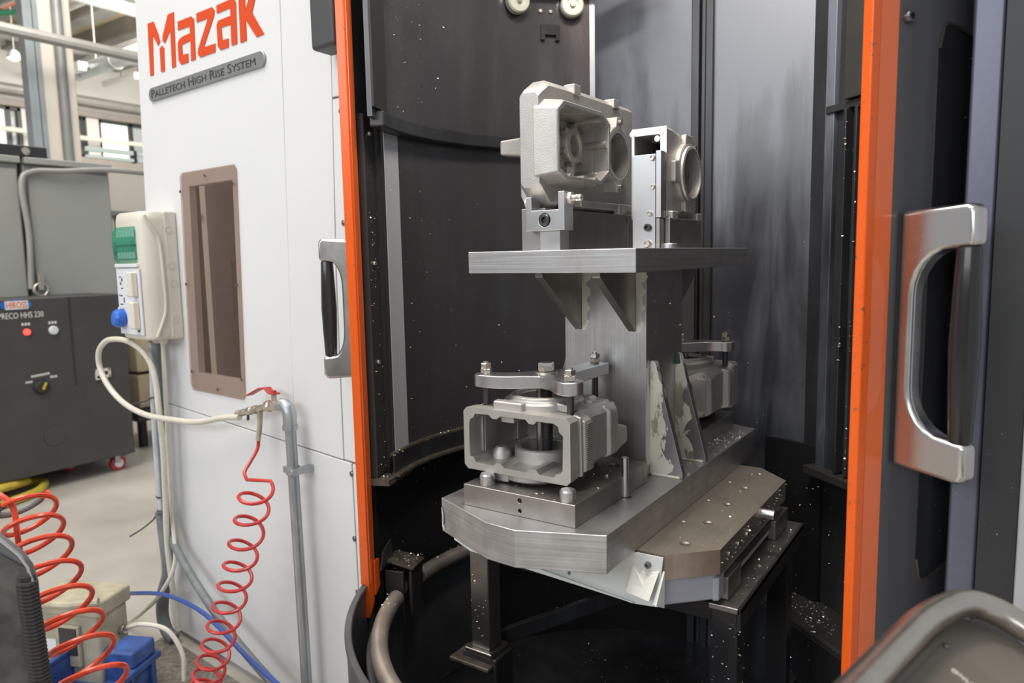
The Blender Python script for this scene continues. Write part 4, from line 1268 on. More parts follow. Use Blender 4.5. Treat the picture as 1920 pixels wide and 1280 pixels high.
for y in (1.735, 1.968):
    obj('top_lug', MB().box(-.985, -.950, y - .018, y + .018, 2.07, 2.098), 'cast', uh, bev=.004)
obj('side_lug', MB().loft([[(-1.012, 1.575, 1.890), (-1.012, 1.665, 1.890), (-1.012, 1.665, 1.962), (-1.012, 1.575, 1.962)], [(-1.042, 1.585, 1.906), (-1.042, 1.64, 1.906), (-1.042, 1.64, 1.953), (-1.042, 1.585, 1.953)], [(-1.104, 1.59, 1.914), (-1.104, 1.63, 1.914), (-1.104, 1.63, 1.952), (-1.104, 1.59, 1.952)]]), 'cast', uh, bev=.006)
obj('back_flange', MB().loft([secx(1.58, -1.036, -1.012, 1.79, 2.045, .012), secx(2.06, -1.036, -1.012, 1.79, 2.06, .012)]), 'cast', uh, bev=.006)
obj('foot_rail', MB().box(-.962, -.945, 1.74, 2.06, 1.780, 1.800), 'cast', uh, bev=.004)
for y in (1.665, 1.985):
    obj('foot_lug', MB().box(-.962, -.940, y - .022, y + .022, 1.770, 1.80), 'cast', uh, bev=.004)

# ------------------------------------------------------------------ upper rear fixture: angle plate, block, second housing
ap = thing('angle_plate', 'upright steel plate with socket screws beside the right-hand gear housing', 'plate', (-.77, 1.73, 1.665))
obj('plate', MB().box(-.789, -.727, 1.722, 1.752, 1.665, 1.898), 'steel_bright', ap, bev=.0015)
obj('side_bar', MB().box(-.7265, -.712, 1.722, 1.752, 1.742, 1.905), 'steel_bright', ap, bev=.0015)
obj('side_bar', MB().box(-.7265, -.716, 1.724, 1.752, 1.665, 1.740), 'steel_dark', ap, bev=.0015)
for x, z, r, m_ in ((-.735, 1.889, .0075, 'bolt'), (-.734, 1.818, .0065, 'bolt'), (-.742, 1.753, .007, 'bolt'), (-.746, 1.718, .0095, 'black_steel'), (-.748, 1.678, .0105, 'bolt')):
    socket_screw(ap, (x, 1.722, z), (0, -1, 0), r, m=m_)
obj('button', MB().lathe([(.020, 0), (.020, .010), (.018, .012), (0, .012)], (-.692, 1.728, 1.665), (0, 0, 1), 24), 'steel_bright', ap)
rb_ = thing('support_block', 'dark steel support block on the top plate under the right-hand gear housing', 'block', (-.75, 1.86, 1.665), 0, 'support blocks on the top plate')
obj('block', MB().box(-.80, -.702, 1.757, 1.985, 1.665, 1.742), 'steel_dark', rb_, bev=.002)

rh = thing('gear_housing', 'cast aluminium gear housing with a round flanged bore, right-hand one on the top plate', 'casting', (-.76, 1.86, 1.742), 0, 'gear housings clamped on the fixture')
RX0, RX1 = -.806, -.712
b = MB().loft([secx(1.757, RX0, RX1, 1.744, 1.968, .006), secx(1.80, RX0, RX1, 1.744, 1.968, .008), secx(1.985, RX0, RX1 - .006, 1.745, 1.955, .02)])
rc = (1.888, 1.860)
obj('body', b, 'cast', rh, bev=.004, cuts=[MB().box(-.798, -.726, 1.70, 1.95, 1.80, 1.952), MB().cyl((-.76, rc[0], rc[1]), (-.60, rc[0], rc[1]), .060, seg=40)])
fr = MB()
obj('machined_face', MB().box(RX0, RX1, 1.7555, 1.757, 1.742, 1.968), 'cast_cut', rh, cuts=[MB().box(-.799, -.728, 1.70, 1.78, 1.80, 1.950)])
for x, z in ((-.722, 1.958), (-.800, 1.960), (-.732, 1.943)):
    obj('corner_boss', MB().cyl((x - .004, 1.7535, z - .004), (x - .004, 1.77, z - .004), .0075, seg=14), 'cast_cut', rh)
obj('bore_flange', MB().lathe([(.061, -.012), (.080, -.012), (.080, .010), (.076, .013), (.072, .013), (.071, .019), (.064, .021), (.061, .018)], (RX1, *rc), (1, 0, 0), 48, ring=True), 'cast', rh, bev=.001)
for a0 in (PI / 2, -PI / 2, PI, .15):
    a = a0
    y, z = rc[0] + .082 * math.cos(a), rc[1] + .082 * math.sin(a)
    obj('flange_lug', MB().poly_ext([(RX1 - .004, y + .026 * math.sin(a) + .018 * math.cos(a), z - .026 * math.cos(a) + .018 * math.sin(a)), (RX1 - .004, y - .026 * math.sin(a) + .018 * math.cos(a), z + .026 * math.cos(a) + .018 * math.sin(a)),
                                     (RX1 - .004, y - .032 * math.sin(a) - .02 * math.cos(a), z + .032 * math.cos(a) - .02 * math.sin(a)), (RX1 - .004, y + .032 * math.sin(a) - .02 * math.cos(a), z - .032 * math.cos(a) - .02 * math.sin(a))], (.016, 0, 0)), 'cast', rh, bev=.004)
obj('bore_wall', MB().lathe([(.0595, -.085), (.064, -.085), (.064, .0), (.0595, .0)], (RX1, *rc), (1, 0, 0), 44, ring=True), 'cast', rh)
obj('end_lug', MB().loft([[(-.78, 1.98, 1.83), (-.73, 1.98, 1.83), (-.73, 1.98, 1.885), (-.78, 1.98, 1.885)], [(-.775, 2.06, 1.84), (-.735, 2.06, 1.84), (-.735, 2.06, 1.87), (-.775, 2.06, 1.87)]]), 'cast', rh, bev=.005)
obj('shoulder', MB().poly_ext([(-.80, 1.86, 1.945), (-.72, 1.86, 1.945), (-.72, 1.98, 1.945), (-.80, 1.98, 1.945)], (0, 0, .018)), 'cast', rh, bev=.006)
for y in (1.79, 1.97):
    obj('foot_lug', MB().box(-.74, -.700, y - .02, y + .02, 1.738, 1.76), 'cast', rh, bev=.004)

# ------------------------------------------------------------------ things on and in front of the white cabinet
sb = thing('socket_box', 'cream electrical box with a green window and a blue socket cap, on the white cabinet', 'socket box', PF(1.32, 0, 1.6))
T0, T1, OF = 1.192, 1.438, .14
# body profile in plan (t, off), rounded front corners
prof = [(T0, 0), (T0, OF - .05), (T0 + .012, OF - .018), (T0 + .03, OF - .006), (T0 + .045, OF), (T1 - .03, OF), (T1 - .008, OF - .012), (T1, OF - .04), (T1, 0)]
secs = []
for z, k in ((1.352, .93), (1.360, .985), (1.38, 1), (1.82, 1), (1.845, .97), (1.856, .90)):
    secs.append([PF((t - 1.315) * (k if o > .02 else 1) + 1.315, o * k if o > .02 else o, z) for t, o in prof])
obj('body', MB().loft(secs), 'cream', sb, bev=.004, smooth=45)
obj('back_shell', PFprism(MB(), [(T0 - .004, 1.35), (T1 + .004, 1.35), (T1 + .004, 1.86), (T0 - .004, 1.86)], .0, .055), 'cream', sb, bev=.012)
# sweeping crease on the side
obj('side_crease', MB().tube(curve([PF(T0 - .001, .125, 1.84), PF(T0 - .002, .10, 1.79), PF(T0 - .002, .075, 1.74), PF(T0 - .002, .068, 1.6), PF(T0 - .002, .068, 1.48), PF(T0 - .002, .085, 1.42), PF(T0 - .001, .11, 1.365)]), .006, 8), 'cream', sb)
for o, z in ((.035, 1.785), (.032, 1.645), (.03, 1.575), (.03, 1.43)):
    obj('knockout', MB().lathe([(.012, 0), (.016, 0), (.016, .002), (.012, .002)], PF(T0 - .004, o, z), -_D, 20, ring=True), 'cream', sb)
    obj('knockout_disc', MB().lathe([(.011, 0), (.011, .0012), (0, .0012)], PF(T0 - .004, o, z), -_D, 18), 'cream', sb)
gw = []
for z, o in ((1.655, .141), (1.67, .152), (1.73, .158), (1.78, .153), (1.80, .141)):
    gw.append([PF(T1 - .012, o - .012, z), PF(T1 - .02, o, z), PF(T0 + .055, o, z), PF(T0 + .045, o - .012, z)])
mod = MB()
for k in range(6):
    PFbox(mod, T0 + .06 + k * .026, T0 + .083 + k * .026, .138, .143, 1.675, 1.785)
obj('breaker_row', mod, 'socket_white', sb, kind='stuff')
obj('breaker_bar', PFbox(MB(), T0 + .05, T1 - .02, .143, .146, 1.722, 1.730), 'mark', sb)
obj('window_cover', MB().loft(gw), 'green_glass', sb, bev=.003)
obj('cover_lip', PFbox(MB(), T0 + .04, T1 - .01, .138, .150, 1.640, 1.654), 'socket_white', sb, bev=.003)
obj('socket_plate', PFprism(MB(), [(T0 + .035, 1.372), (T1 - .012, 1.372), (T1 - .012, 1.636), (T0 + .035, 1.636)], .138, .146), 'socket_white', sb, bev=.003)
for z0, z1 in ((1.525, 1.622), (1.398, 1.505)):
    obj('socket_lid', PFbox(MB(), T0 + .05, T0 + .088, .146, .172, z0, z1), 'switch', sb, bev=.006)
    obj('socket_field', PFbox(MB(), T0 + .095, T0 + .155, .146, .150, z0 + .005, z1), 'socket_white', sb, bev=.003)
mk = MB()
for k, (t, z, w, h) in enumerate(((.19, 1.60, .02, .004), (.18, 1.585, .012, .012), (.195, 1.57, .01, .012), (.18, 1.555, .02, .004), (.19, 1.525, .03, .005), (.175, 1.50, .008, .02), (.19, 1.49, .025, .005), (.20, 1.47, .01, .012), (.06, 1.385, .02, .008), (.14, 1.46, .006, .02))):
    PFbox(mk, T0 + t, T0 + t + w, .1461, .1466, z, z + h)
obj('printed_marks', mk, 'mark', sb, kind='stuff')
cp_ = obj('socket_cap', MB().lathe([(.034, 0), (.037, .006), (.036, .03), (.028, .040), (0, .042)], PF(T0 + .195, .146, 1.435), _NN + Vector((0, 0, .12)) + _D * .12, 26), 'blue_cap', sb)
obj('cap_spring', PFbox(MB(), T0 + .185, T0 + .20, .146, .165, 1.472, 1.482), 'socket_white', cp_, bev=.002)
for t, o in ((1.385, .045), (1.33, .05), (1.27, .05)):
    obj('cable_gland', MB().lathe([(.014, .0), (.018, -.006), (.018, -.016), (.012, -.026), (.0, -.026)], PF(t, o, 1.354), (0, 0, 1), 16), 'switch', sb)

cd = thing('conduit', 'pale blue-grey conduit running down the left edge of the white cabinet', 'conduit', PF(1.385, .045, .03))
obj('pipe', MB().tube(curve([PF(1.375, .048, 1.33), PF(1.385, .048, 1.15), PF(1.40, .048, .95), PF(1.395, .05, .70), PF(1.395, .05, .54)]), .0165, 14), 'pale_conduit', cd)
for z in (.66, .60):
    obj('tie_band', MB().lathe([(.0165, 0), (.0195, 0), (.0195, .007), (.0165, .007)], PF(1.396, .05, z), (0, 0, 1), 18, ring=True), 'mark', cd)
tag(obj('conduit', MB().tube(curve([PF(1.335, .05, 1.33), PF(1.345, .05, 1.1), PF(1.352, .05, .85), PF(1.352, .052, .62), PF(1.30, .06, .50), PF(1.17, .075, .42), PF(.99, .09, .335), PF(.80, .10, .255), PF(.62, .10, .185), PF(.45, .10, .13)], 8), .0165, 12), 'grey_hose'),
    'grey hose slanting down across the foot of the white cabinet behind the red coil', 'hose')
tag(obj('conduit', MB().tube(curve([PF(1.40, .05, .60), PF(1.375, .055, .47), PF(1.36, .06, .34), PF(1.42, .06, .23), PF(1.445, .06, .12), PF(1.415, .06, .055), PF(1.37, .05, .028)], 8), .026, 12), 'grey_hose'),
    'thick dark conduit bending to the floor at the cabinet corner', 'conduit')
tag(obj('pale_cable', MB().tube(curve([PF(1.275, .05, 1.33), PF(1.285, .05, 1.1), PF(1.30, .05, .9), PF(1.31, .05, .6), PF(1.25, .08, .42), PF(1.30, .12, .289), PF(1.43, .13, .18), PF(1.60, .13, .075), PF(1.78, .12, .02), PF(1.90, .11, .012)], 8), .0085, 8), 'white_hose'),
    'thin pale cable dropping past the conduits to the floor', 'cable')
tag(obj('cable_tie', MB().tube(curve([PF(1.33, .07, .60), PF(1.40, .072, .59), PF(1.46, .06, .55), PF(1.58, .06, .48), PF(1.71, .06, .415)]), .0035, 6), 'mark'),
    'long dark tail of the lower cable tie sticking out left', 'cable tie')
tag(obj('cable_tie', MB().tube(curve([PF(1.29, .073, 1.106), PF(1.36, .075, 1.10), PF(1.44, .06, 1.075), PF(1.57, .06, 1.049)]), .0035, 6), 'mark'),
    'dark tail of the upper cable tie under the socket box', 'cable tie')

# compressed-air drop with ball valve
air = thing('air_pipe', 'galvanised air pipe with a red-handled valve in front of the white cabinet', 'pipe', PF(.40, .06, 0))
obj('riser', MB().tube([PF(.386, .06, .0), PF(.392, .06, .5), PF(.402, .06, 1.13)], .0185, 18), 'galv', air)
obj('elbow', MB().tube([PF(.402, .06, 1.105), PF(.402, .06, 1.145), PF(.408, .06, 1.162), PF(.424, .06, 1.172), PF(.45, .06, 1.172)], .0225, 18), 'galv', air, bev=.002)
obj('elbow_collar', MB().lathe([(.019, 0), (.0255, 0), (.0255, .016), (.019, .016)], PF(.402, .06, 1.092), (0, 0, 1), 22, ring=True), 'galv', air)
vb = obj('valve_body', MB().lathe([(.016, 0), (.021, .004), (.021, .02), (.017, .026), (.019, .045), (.017, .066), (.0215, .072), (.0215, .09), (.014, .094)], PF(.44, .06, 1.171), _D + Vector((0, 0, -.16)), 8), 'brass', air, smooth=20)
obj('valve_stem', MB().cyl(PF(.487, .06, 1.175), PF(.487, .06, 1.205), .009, seg=12), 'brass', vb)
obj('valve_handle', MB().loft([[PF(t, o, z) for o, z in ((.045, zz), (.075, zz), (.075, zz + .006), (.045, zz + .006))] for t, zz in ((.470, 1.203), (.505, 1.205), (.525, 1.218), (.56, 1.214), (.60, 1.198), (.637, 1.182))]), 'red_handle', vb, bev=.003)
obj('handle_nut', MB().hexagon(PF(.487, .06, 1.209), (0, 0, 1), .016, .008), 'red_handle', vb)
tee = MB().cyl(PF(.53, .06, 1.155), PF(.60, .06, 1.137), .013, seg=14).cyl(PF(.575, .06, 1.145), PF(.578, .062, 1.10), .0105, .0095, 14)
obj('tee', tee, 'brass', air)
fit = MB().lathe([(.011, 0), (.016, .003), (.016, .018), (.012, .021), (.012, .034), (.015, .037), (.015, .058), (.011, .062), (.011, .08), (.013, .083), (.013, .10), (.010, .104), (.012, .11), (.010, .116), (.012, .122), (.010, .128), (.012, .134), (.010, .14)], PF(.595, .06, 1.138), _D + Vector((0, 0, -.24)), 14)
obj('quick_coupling', fit, 'brass', air)
obj('drain_tip', MB().cyl(PF(.655, .06, 1.12), PF(.655, .062, 1.092), .005, seg=10), 'mark', air)
obj('hose_sleeve', MB().tube([PF(.576, .062, 1.11), PF(.580, .065, 1.07), PF(.585, .07, 1.03)], .009, 12), 'beige', air)
obj('pipe_clamp', MB().lathe([(.0185, 0), (.0235, 0), (.0235, .026), (.0185, .026)], PF(.400, .06, .94), (0, 0, 1), 22, ring=True), 'galv', air)
obj('clamp_ear', PFbox(MB(), .365, .385, .0, .085, .942, .964), 'galv', air, bev=.002)
obj('clamp_ear', PFbox(MB(), .418, .436, .05, .075, .942, .964), 'galv', air, bev=.002)
obj('clamp_screw', MB().lathe([(.009, 0), (.009, .004), (.004, .006), (0, .006)], PF(.376, .085, .953), _NN, 12), 'bolt', air)

# white hose from the coupling
tag(obj('white_hose', MB().tube(curve([(-2.255, 1.572, 1.098), (-2.358, 1.577, 1.084), (-2.518, 1.570, 1.051), (-2.667, 1.563, 1.045), (-2.849, 1.558, 1.046), (-3.014, 1.561, 1.075), (-3.132, 1.561, 1.137), (-3.207, 1.568, 1.211), (-3.204, 1.567, 1.281), (-3.156, 1.573, 1.327), (-3.088, 1.578, 1.341), (-2.987, 1.579, 1.337), (-2.894, 1.582, 1.305), (-2.845, 1.590, 1.250), (-2.822, 1.592, 1.17), (-2.815, 1.592, 1.06), (-2.82, 1.60, .90), (-2.84, 1.606, .7), (-2.86, 1.61, .45), (-2.84, 1.62, .10)], 8), .0115, 12), 'white_hose'),
    'cream hose looping out left from the air coupling below the socket box', 'hose')

# red coiled hose hanging from the tee
tail = curve([PF(.583, .068, 1.04), PF(.585, .075, 1.0), (-2.133, 1.514, .960), (-2.122, 1.485, .936), (-2.08, 1.465, .918)], 6)
ax_pts = curve([(-1.985, 1.434, .925), (-2.015, 1.438, .862), (-2.045, 1.440, .785), (-2.085, 1.441, .700), (-2.115, 1.436, .620), (-2.143, 1.428, .540), (-2.178, 1.421, .450), (-2.218, 1.415, .356), (-2.263, 1.409, .254), (-2.301, 1.402, .165), (-2.331, 1.394, .087), (-2.35, 1.39, .03)], 10)


def helix(axis, turns, r, dens, ph, squash=0.0, n=26):
    """coil round a drawn axis; dens(s) remaps 0..1 so that turns bunch up"""
    L = len(axis) - 1
    out = []
    tot = int(turns * n)
    for i in range(tot + 1):
        s = i / tot
        u = dens(s) * L
        k = min(int(u), L - 1)
        p = axis[k].lerp(axis[k + 1], u - k)
        t = (axis[min(k + 3, L)] - axis[max(k - 2, 0)]).normalized()
        e1 = Vector((1, 0, 0))
        e1 = (e1 - t * e1.dot(t)).normalized()
        e2 = t.cross(e1)
        a = ph + 2 * PI * turns * s
        out.append(p + (e1 * math.cos(a) + e2 * math.sin(a)) * r)
    return out


hx = helix(ax_pts, 14.5, .051, lambda s: 1.62 * s - .62 * s * s, -PI / 2)
tag(obj('coiled_hose', MB().tube(tail[:-1] + hx, .0062, 8), 'red_hose'), 'dark red coiled air hose hanging from the valve in front of the white cabinet', 'hose')

# blue hose across the floor
tag(obj('blue_hose', MB().tube(curve([(-3.20, 1.58, .185), (-3.079, 1.56, .229), (-2.851, 1.545, .292), (-2.668, 1.530, .321), (-2.502, 1.520, .320), (-2.369, 1.508, .297), (-2.228, 1.496, .255), (-2.094, 1.485, .225), (-1.937, 1.472, .200), (-1.80, 1.46, .18)], 8), .0085, 10), 'blue_hose'),
    'blue air hose arching from the beige case to the cabinet foot', 'hose')
bc = thing('hose_coupling', 'small brass coupling at the left end of the blue hose', 'coupling', (-3.22, 1.585, .18))
obj('nipple', MB().cyl((-3.20, 1.58, .185), (-3.30, 1.60, .150), .012, seg=12), 'brass', bc)
obj('collar', MB().hexagon((-3.22, 1.585, .178), (-.9, .15, -.33), .032, .03), 'brass', bc)
# gritty mat along the cabinet foot
tag(obj('floor_mat', MB().poly_ext([(-3.02, 1.66, 0), (-1.75, 1.555, 0), (-1.55, 1.40, 0), (-1.50, .92, 0), (-2.35, .98, 0), (-2.92, 1.25, 0)], (0, 0, .008)), 'mat'), 'gritty grey mat on the floor along the white cabinet', 'mat')

# beige case with a dark label, and the blue crate
cx = Matrix.Translation((-3.02, 1.33, 0)) @ Matrix.Rotation(math.radians(22), 4, 'Z')


def CB(mb, x0, x1, y0, y1, z0, z1, Mx=cx):
    return mb.poly_ext([Mx @ Vector(p) for p in ((x0, y0, z0), (x1, y0, z0), (x1, y1, z0), (x0, y1, z0))], (0, 0, z1 - z0))


pc = thing('equipment_case', 'dirty beige plastic case with a dark label, behind the red coil', 'case', (-3.02, 1.33, 0))
obj('shell', CB(MB(), -.14, .14, -.08, .08, .0, .335), 'beige', pc, bev=.015)
obj('lid', CB(MB(), -.15, .155, -.09, .09, .285, .352), 'beige', pc, bev=.012)
obj('carry_grip', MB().tube([cx @ Vector(p) for p in ((-.15, -.10, .335), (-.05, -.125, .350), (.06, -.125, .356), (.16, -.09, .36))], .016, 10), 'beige', pc)
obj('front_frame', CB(MB(), -.10, .06, -.095, -.078, .08, .25), 'beige', pc, bev=.006)
obj('label', CB(MB(), -.03, .05, -.098, -.094, .13, .24), 'dark_panel', pc, bev=.001)
obj('label_plate', CB(MB(), -.09, -.045, -.098, -.094, .12, .19), 'socket_white', pc)
obj('side_clip', CB(MB(), -.155, -.138, -.05, .02, .12, .25), 'galv', pc, bev=.004)
crx = Matrix.Translation((-2.74, 1.23, 0)) @ Matrix.Rotation(math.radians(24), 4, 'Z')
cr = thing('plastic_crate', 'dusty blue plastic crate on the floor beside the beige case', 'crate', (-2.74, 1.23, 0))
wl = MB()
CB(wl, -.22, .14, -.15, .15, .004, .14, crx)
obj('tub', wl, 'crate', cr, cuts=[CB(MB(), -.208, .128, -.138, .138, .014, .3, crx)], bev=.004)
rm = MB()
CB(rm, -.235, .155, -.165, .165, .125, .150, crx)
obj('rim', rm, 'crate', cr, cuts=[CB(MB(), -.208, .128, -.138, .138, .0, .3, crx)], bev=.005)
for x in (-.18, -.10, -.02, .06, .12):
    obj('wall_rib', CB(MB(), x - .006, x + .006, -.165, -.149, .01, .13, crx), 'crate', cr, bev=.002)
for y in (-.11, 0, .11):
    obj('wall_rib', CB(MB(), .139, .155, y - .006, y + .006, .01, .13, crx), 'crate', cr, bev=.002)
obj('grip_panel', CB(MB(), .02, .145, .02, .15, .149, .215, crx), 'crate', cr, bev=.012)
tag(obj('pale_tube', MB().tube(curve([(-2.88, 1.42, .19), (-2.76, 1.43, .235), (-2.66, 1.47, .22), (-2.60, 1.49, .13), (-2.585, 1.48, .03)]), .009, 8), 'white_hose'), 'short pale tube arching over the blue crate', 'hose')
tc_ = thing('tube_coupling', 'bright coupling on the pale tube above the blue crate', 'coupling', (-2.9, 1.42, .19))
obj('body', MB().cyl((-2.96, 1.40, .165), (-2.86, 1.425, .198), .014, seg=12), 'bolt', tc_)
obj('nut', MB().hexagon((-2.90, 1.415, .18), (.9, .2, .3), .036, .025), 'bolt', tc_)

# ------------------------------------------------------------------ chair with the jacket, and the nearer red coil
R3 = Vector((.829, .559, 0))
F3 = Vector((-.557, .822, 0)).normalized()
chx = Vector((-1.496, .554, 0))


def CH(u, d, z):
    return chx + R3 * u + F3 * d + Vector((0, 0, z))


ch = thing('office_chair', 'dark grey moulded chair shell cut by the left picture edge', 'chair', CH(-.25, 0, 0))
shell = [(-.40, .62), (.020, .62), (.026, 1.060), (.019, 1.095), (.004, 1.120), (-.060, 1.178), (-.14, 1.215), (-.40, 1.215)]
obj('backrest', MB().poly_ext([CH(u, 0, z) for u, z in shell], F3 * .018), 'chair', ch, bev=.006, label='moulded grey backrest')
obj('edge_bead', MB().tube([CH(u, -.001, z) for u, z in shell[1:7]], .0035, 8), 'satin', ch)
obj('seat', MB().poly_ext([CH(-.42, .02, .46), CH(.0, .02, .46), CH(-.02, .45, .46), CH(-.40, .45, .46)], (0, 0, .06)), 'chair', ch, bev=.02)
obj('back_stay', MB().tube([CH(-.2, .03, .7), CH(-.2, .05, .5), CH(-.2, .2, .44)], .03, 10), 'black_matt', ch)
obj('gas_column', MB().cyl(CH(-.2, .22, .09), CH(-.2, .22, .46), .028), 'black_matt', ch)
for k in range(5):
    a = k * 2 * PI / 5 + .3
    e = CH(-.2, .22, .07) + Vector((.27 * math.cos(a), .27 * math.sin(a), 0))
    obj('base_arm', MB().cyl(CH(-.2, .22, .10), e, .022, .014, 10), 'black_matt', ch)
    obj('castor_wheel', MB().cyl(e + Vector((0, -.012, -.042)), e + Vector((0, .012, -.042)), .028, seg=16), 'rubber', ch)

jk = thing('jacket', 'charcoal padded jacket with a ribbed knit hem, hung over the grey chair', 'jacket', CH(-.2, -.02, .6))
g = MB()
nu, nv = 34, 40
rows = []
for j in range(nv + 1):
    v = j / nv
    z = .58 + v * .505
    right = .008 + .022 * (1 - v) + .004 * math.sin(v * 9)
    top = 1.112
    row = []
    for i in range(nu + 1):
        u = -.42 + (right + .42) * i / nu
        zz = z
        if v > .5:
            zz = z + ((v - .5) / .5) ** 2 * min(.05, (.02 - u) * .62)
        bulge = .030 * math.sin(min(1, (1 - i / nu) * 3.2 + .12) * PI / 2) * (1 - .6 * max(0, v - .8) / .2)
        q = noise.noise(Vector((u * 9, zz * 13, 1.3))) * .014 + noise.noise(Vector((u * 25, zz * 30, 4))) * .005 - abs(noise.noise(Vector((u * 6, zz * 11 + u * 14, 7)))) * .020
        row.append(CH(u, -.004 - bulge - q, zz))
    rows.append(row)
back = [[p + F3 * .034 for p in r] for r in rows]
vr = [[g.bm.verts.new(p) for p in r] for r in rows]
vb_ = [[g.bm.verts.new(CH(-.42 + (.02 + .42) * i / nu, .001 - .0035, rows[j][i].z)) for i in range(nu + 1)] for j in range(nv + 1)]
for j in range(nv):
    for i in range(nu):
        g.bm.faces.new((vr[j][i], vr[j][i + 1], vr[j + 1][i + 1], vr[j + 1][i]))
        g.bm.faces.new((vb_[j][i], vb_[j + 1][i], vb_[j + 1][i + 1], vb_[j][i + 1]))
    g.bm.faces.new((vr[j][nu], vb_[j][nu], vb_[j + 1][nu], vr[j + 1][nu]))
    g.bm.faces.new((vr[j][0], vr[j + 1][0], vb_[j + 1][0], vb_[j][0]))
for i in range(nu):
    g.bm.faces.new((vr[nv][i], vr[nv][i + 1], vb_[nv][i + 1], vb_[nv][i]))
    g.bm.faces.new((vr[0][i], vb_[0][i], vb_[0][i + 1], vr[0][i + 1]))
obj('padded_panel', g, 'cloth', jk, smooth=80)
hm = MB()
for k in range(64):
    z = .60 + k * .0074
    v = (z - .58) / .505
    r0 = .004 + .022 * (1 - v)
    hm.tube([CH(r0 - .001, -.014, z + .001), CH(r0 + .009, -.017, z), CH(r0 + .019, -.012, z - .002), CH(r0 + .024, .004, z - .003)], .0042, 6)
obj('ribbed_hem', hm, 'cloth_rib', jk, kind='stuff', label='ribbed knit hem of the jacket')
hm2 = MB()
hm2.loft([[CH(.004 + .022 * (1 - (z - .58) / .505) + a, b, z) for a, b in ((-.004, -.008), (.006, -.014), (.020, -.006), (.022, .006), (-.004, .002))] for z in (.59, .7, .8, .9, 1.0, 1.078)])
obj('hem_band', hm2, 'cloth_rib', jk)

ax2 = curve([(-1.935, .742, 1.105), (-1.90, .740, 1.045), (-1.845, .735, .990), (-1.78, .728, .925), (-1.71, .722, .865), (-1.64, .715, .81), (-1.56, .706, .745), (-1.50, .70, .69)], 10)


def helix2(axis, turns, r, ph, n=30):
    L = len(axis) - 1
    out = []
    tot = int(turns * n)
    nrm = Vector((.52, .12, -.84)).normalized()
    for i in range(tot + 1):
        s = i / tot
        u = s * L
        k = min(int(u), L - 1)
        p = axis[k].lerp(axis[k + 1], u - k)
        d = Vector((-.855, .363, -.371)).normalized()
        r_ = (R3 - d * d.dot(R3)).normalized()
        u_ = r_.cross(d).normalized()
        e1 = r_ * .88 + u_ * .47
        e2 = d * .94 + (r_ * .47 - u_ * .88) * .34
        a = ph + 2 * PI * turns * s
        out.append(p + e1 * (math.cos(a) * r) + e2 * (math.sin(a) * r * .95))
    return out


hx2 = helix2(ax2, 9.5, .060, .6)
lead = curve([(-2.10, .66, 1.10), (-2.0, .675, 1.135), (-1.924, .689, 1.122), (-1.897, .704, 1.09), (-1.886, .703, 1.02), (-1.90, .71, .97)], 6)
c2 = thing('coiled_hose', 'bright red coiled air hose beside the jacket in the left foreground', 'hose', (-1.75, .73, .6))
obj('coil', MB().tube(hx2, .0062, 8), 'red_hose2', c2)
obj('lead', MB().tube(lead, .0065, 8), 'red_hose2', c2)
obj('grey_sleeve', MB().tube(hx2[2:14], .0080, 10), 'grey_hose', c2)
obj('tape_band', MB().tube(hx2[14:17], .0076, 10), 'mark', c2)

# ------------------------------------------------------------------ operator pendant, lower right
pd = thing('operator_pendant', 'taupe operator pendant with a tubular guard rail in the lower right corner', 'control panel', (.02, .88, 0))
PA = Vector((-.039, .978, 1.176))
PN = Vector((.408, -.072, .910)).normalized()
PU = Vector((.056, -.014, -.026)).normalized()      # reading direction
PV = PN.cross(PU).normalized()                      # up the panel


def PQ(a, b, h=0.0):
    return PA + PU * a + PV * b + PN * h


case = [PQ(-.012, -.40), PQ(-.012, .03), PQ(-.006, .085), PQ(.010, .116), PQ(.04, .132), PQ(.095, .128), PQ(.20, .10), PQ(.26, .0), PQ(.26, -.40)]
obj('case', MB().poly_ext([v - PN * .08 for v in case], PN * .0795), 'pendant', pd, bev=.005)
obj('cover_plate', MB().poly_ext([PQ(.0, -.38, -.0004), PQ(.0, .0, -.0004), PQ(.22, .0, -.0004), PQ(.22, -.38, -.0004)], PN * .0016), 'pendant_plate', pd, bev=.0006)
for a, b in ((.005, -.006), (.215, -.006), (.005, -.37)):
    obj('cover_screw', MB().lathe([(.0045, 0), (.0045, .0016), (.003, .0036), (.0018, .0038), (.0016, .0018), (0, .0018)], PQ(a, b, .001), PN, 18), 'screw', pd)
lettering('lettering', 'ONLINE', .01, 'label_white', pd, PQ(.0235, -.046, .0018), PU, PV, .036, .0062)
rl = curve([(-.16, .50, 1.213), (-.13, .634, 1.214), (-.115, .70, 1.213), (-.097, .783, 1.211), (-.078, .871, 1.21), (-.055, .970, 1.207), (-.023, 1.052, 1.199), (.008, 1.079, 1.187), (.043, 1.081, 1.172), (.081, 1.074, 1.154), (.127, 1.055, 1.132), (.18, 1.0, 1.105), (.21, .9, 1.09)], 8)
obj('guard_rail', MB().tube(rl, .0175, 20), 'rail', pd, label='bent tubular steel guard rail')
obj('rail_bracket', MB().poly_ext([PQ(-.040, -.20, -.03), PQ(-.012, -.20, -.03), PQ(-.012, -.17, -.03), PQ(-.040, -.17, -.03)], PN * .03), 'pendant', pd, bev=.003)
obj('pedestal', MB().cyl((.10, .80, .03), (.10, .80, 1.06), .04), 'dark_panel', pd)
obj('pedestal_foot', MB().cyl((.10, .80, 0), (.10, .80, .03), .2), 'dark_panel', pd)

# ------------------------------------------------------------------ aluminium chips lying about (beyond counting)


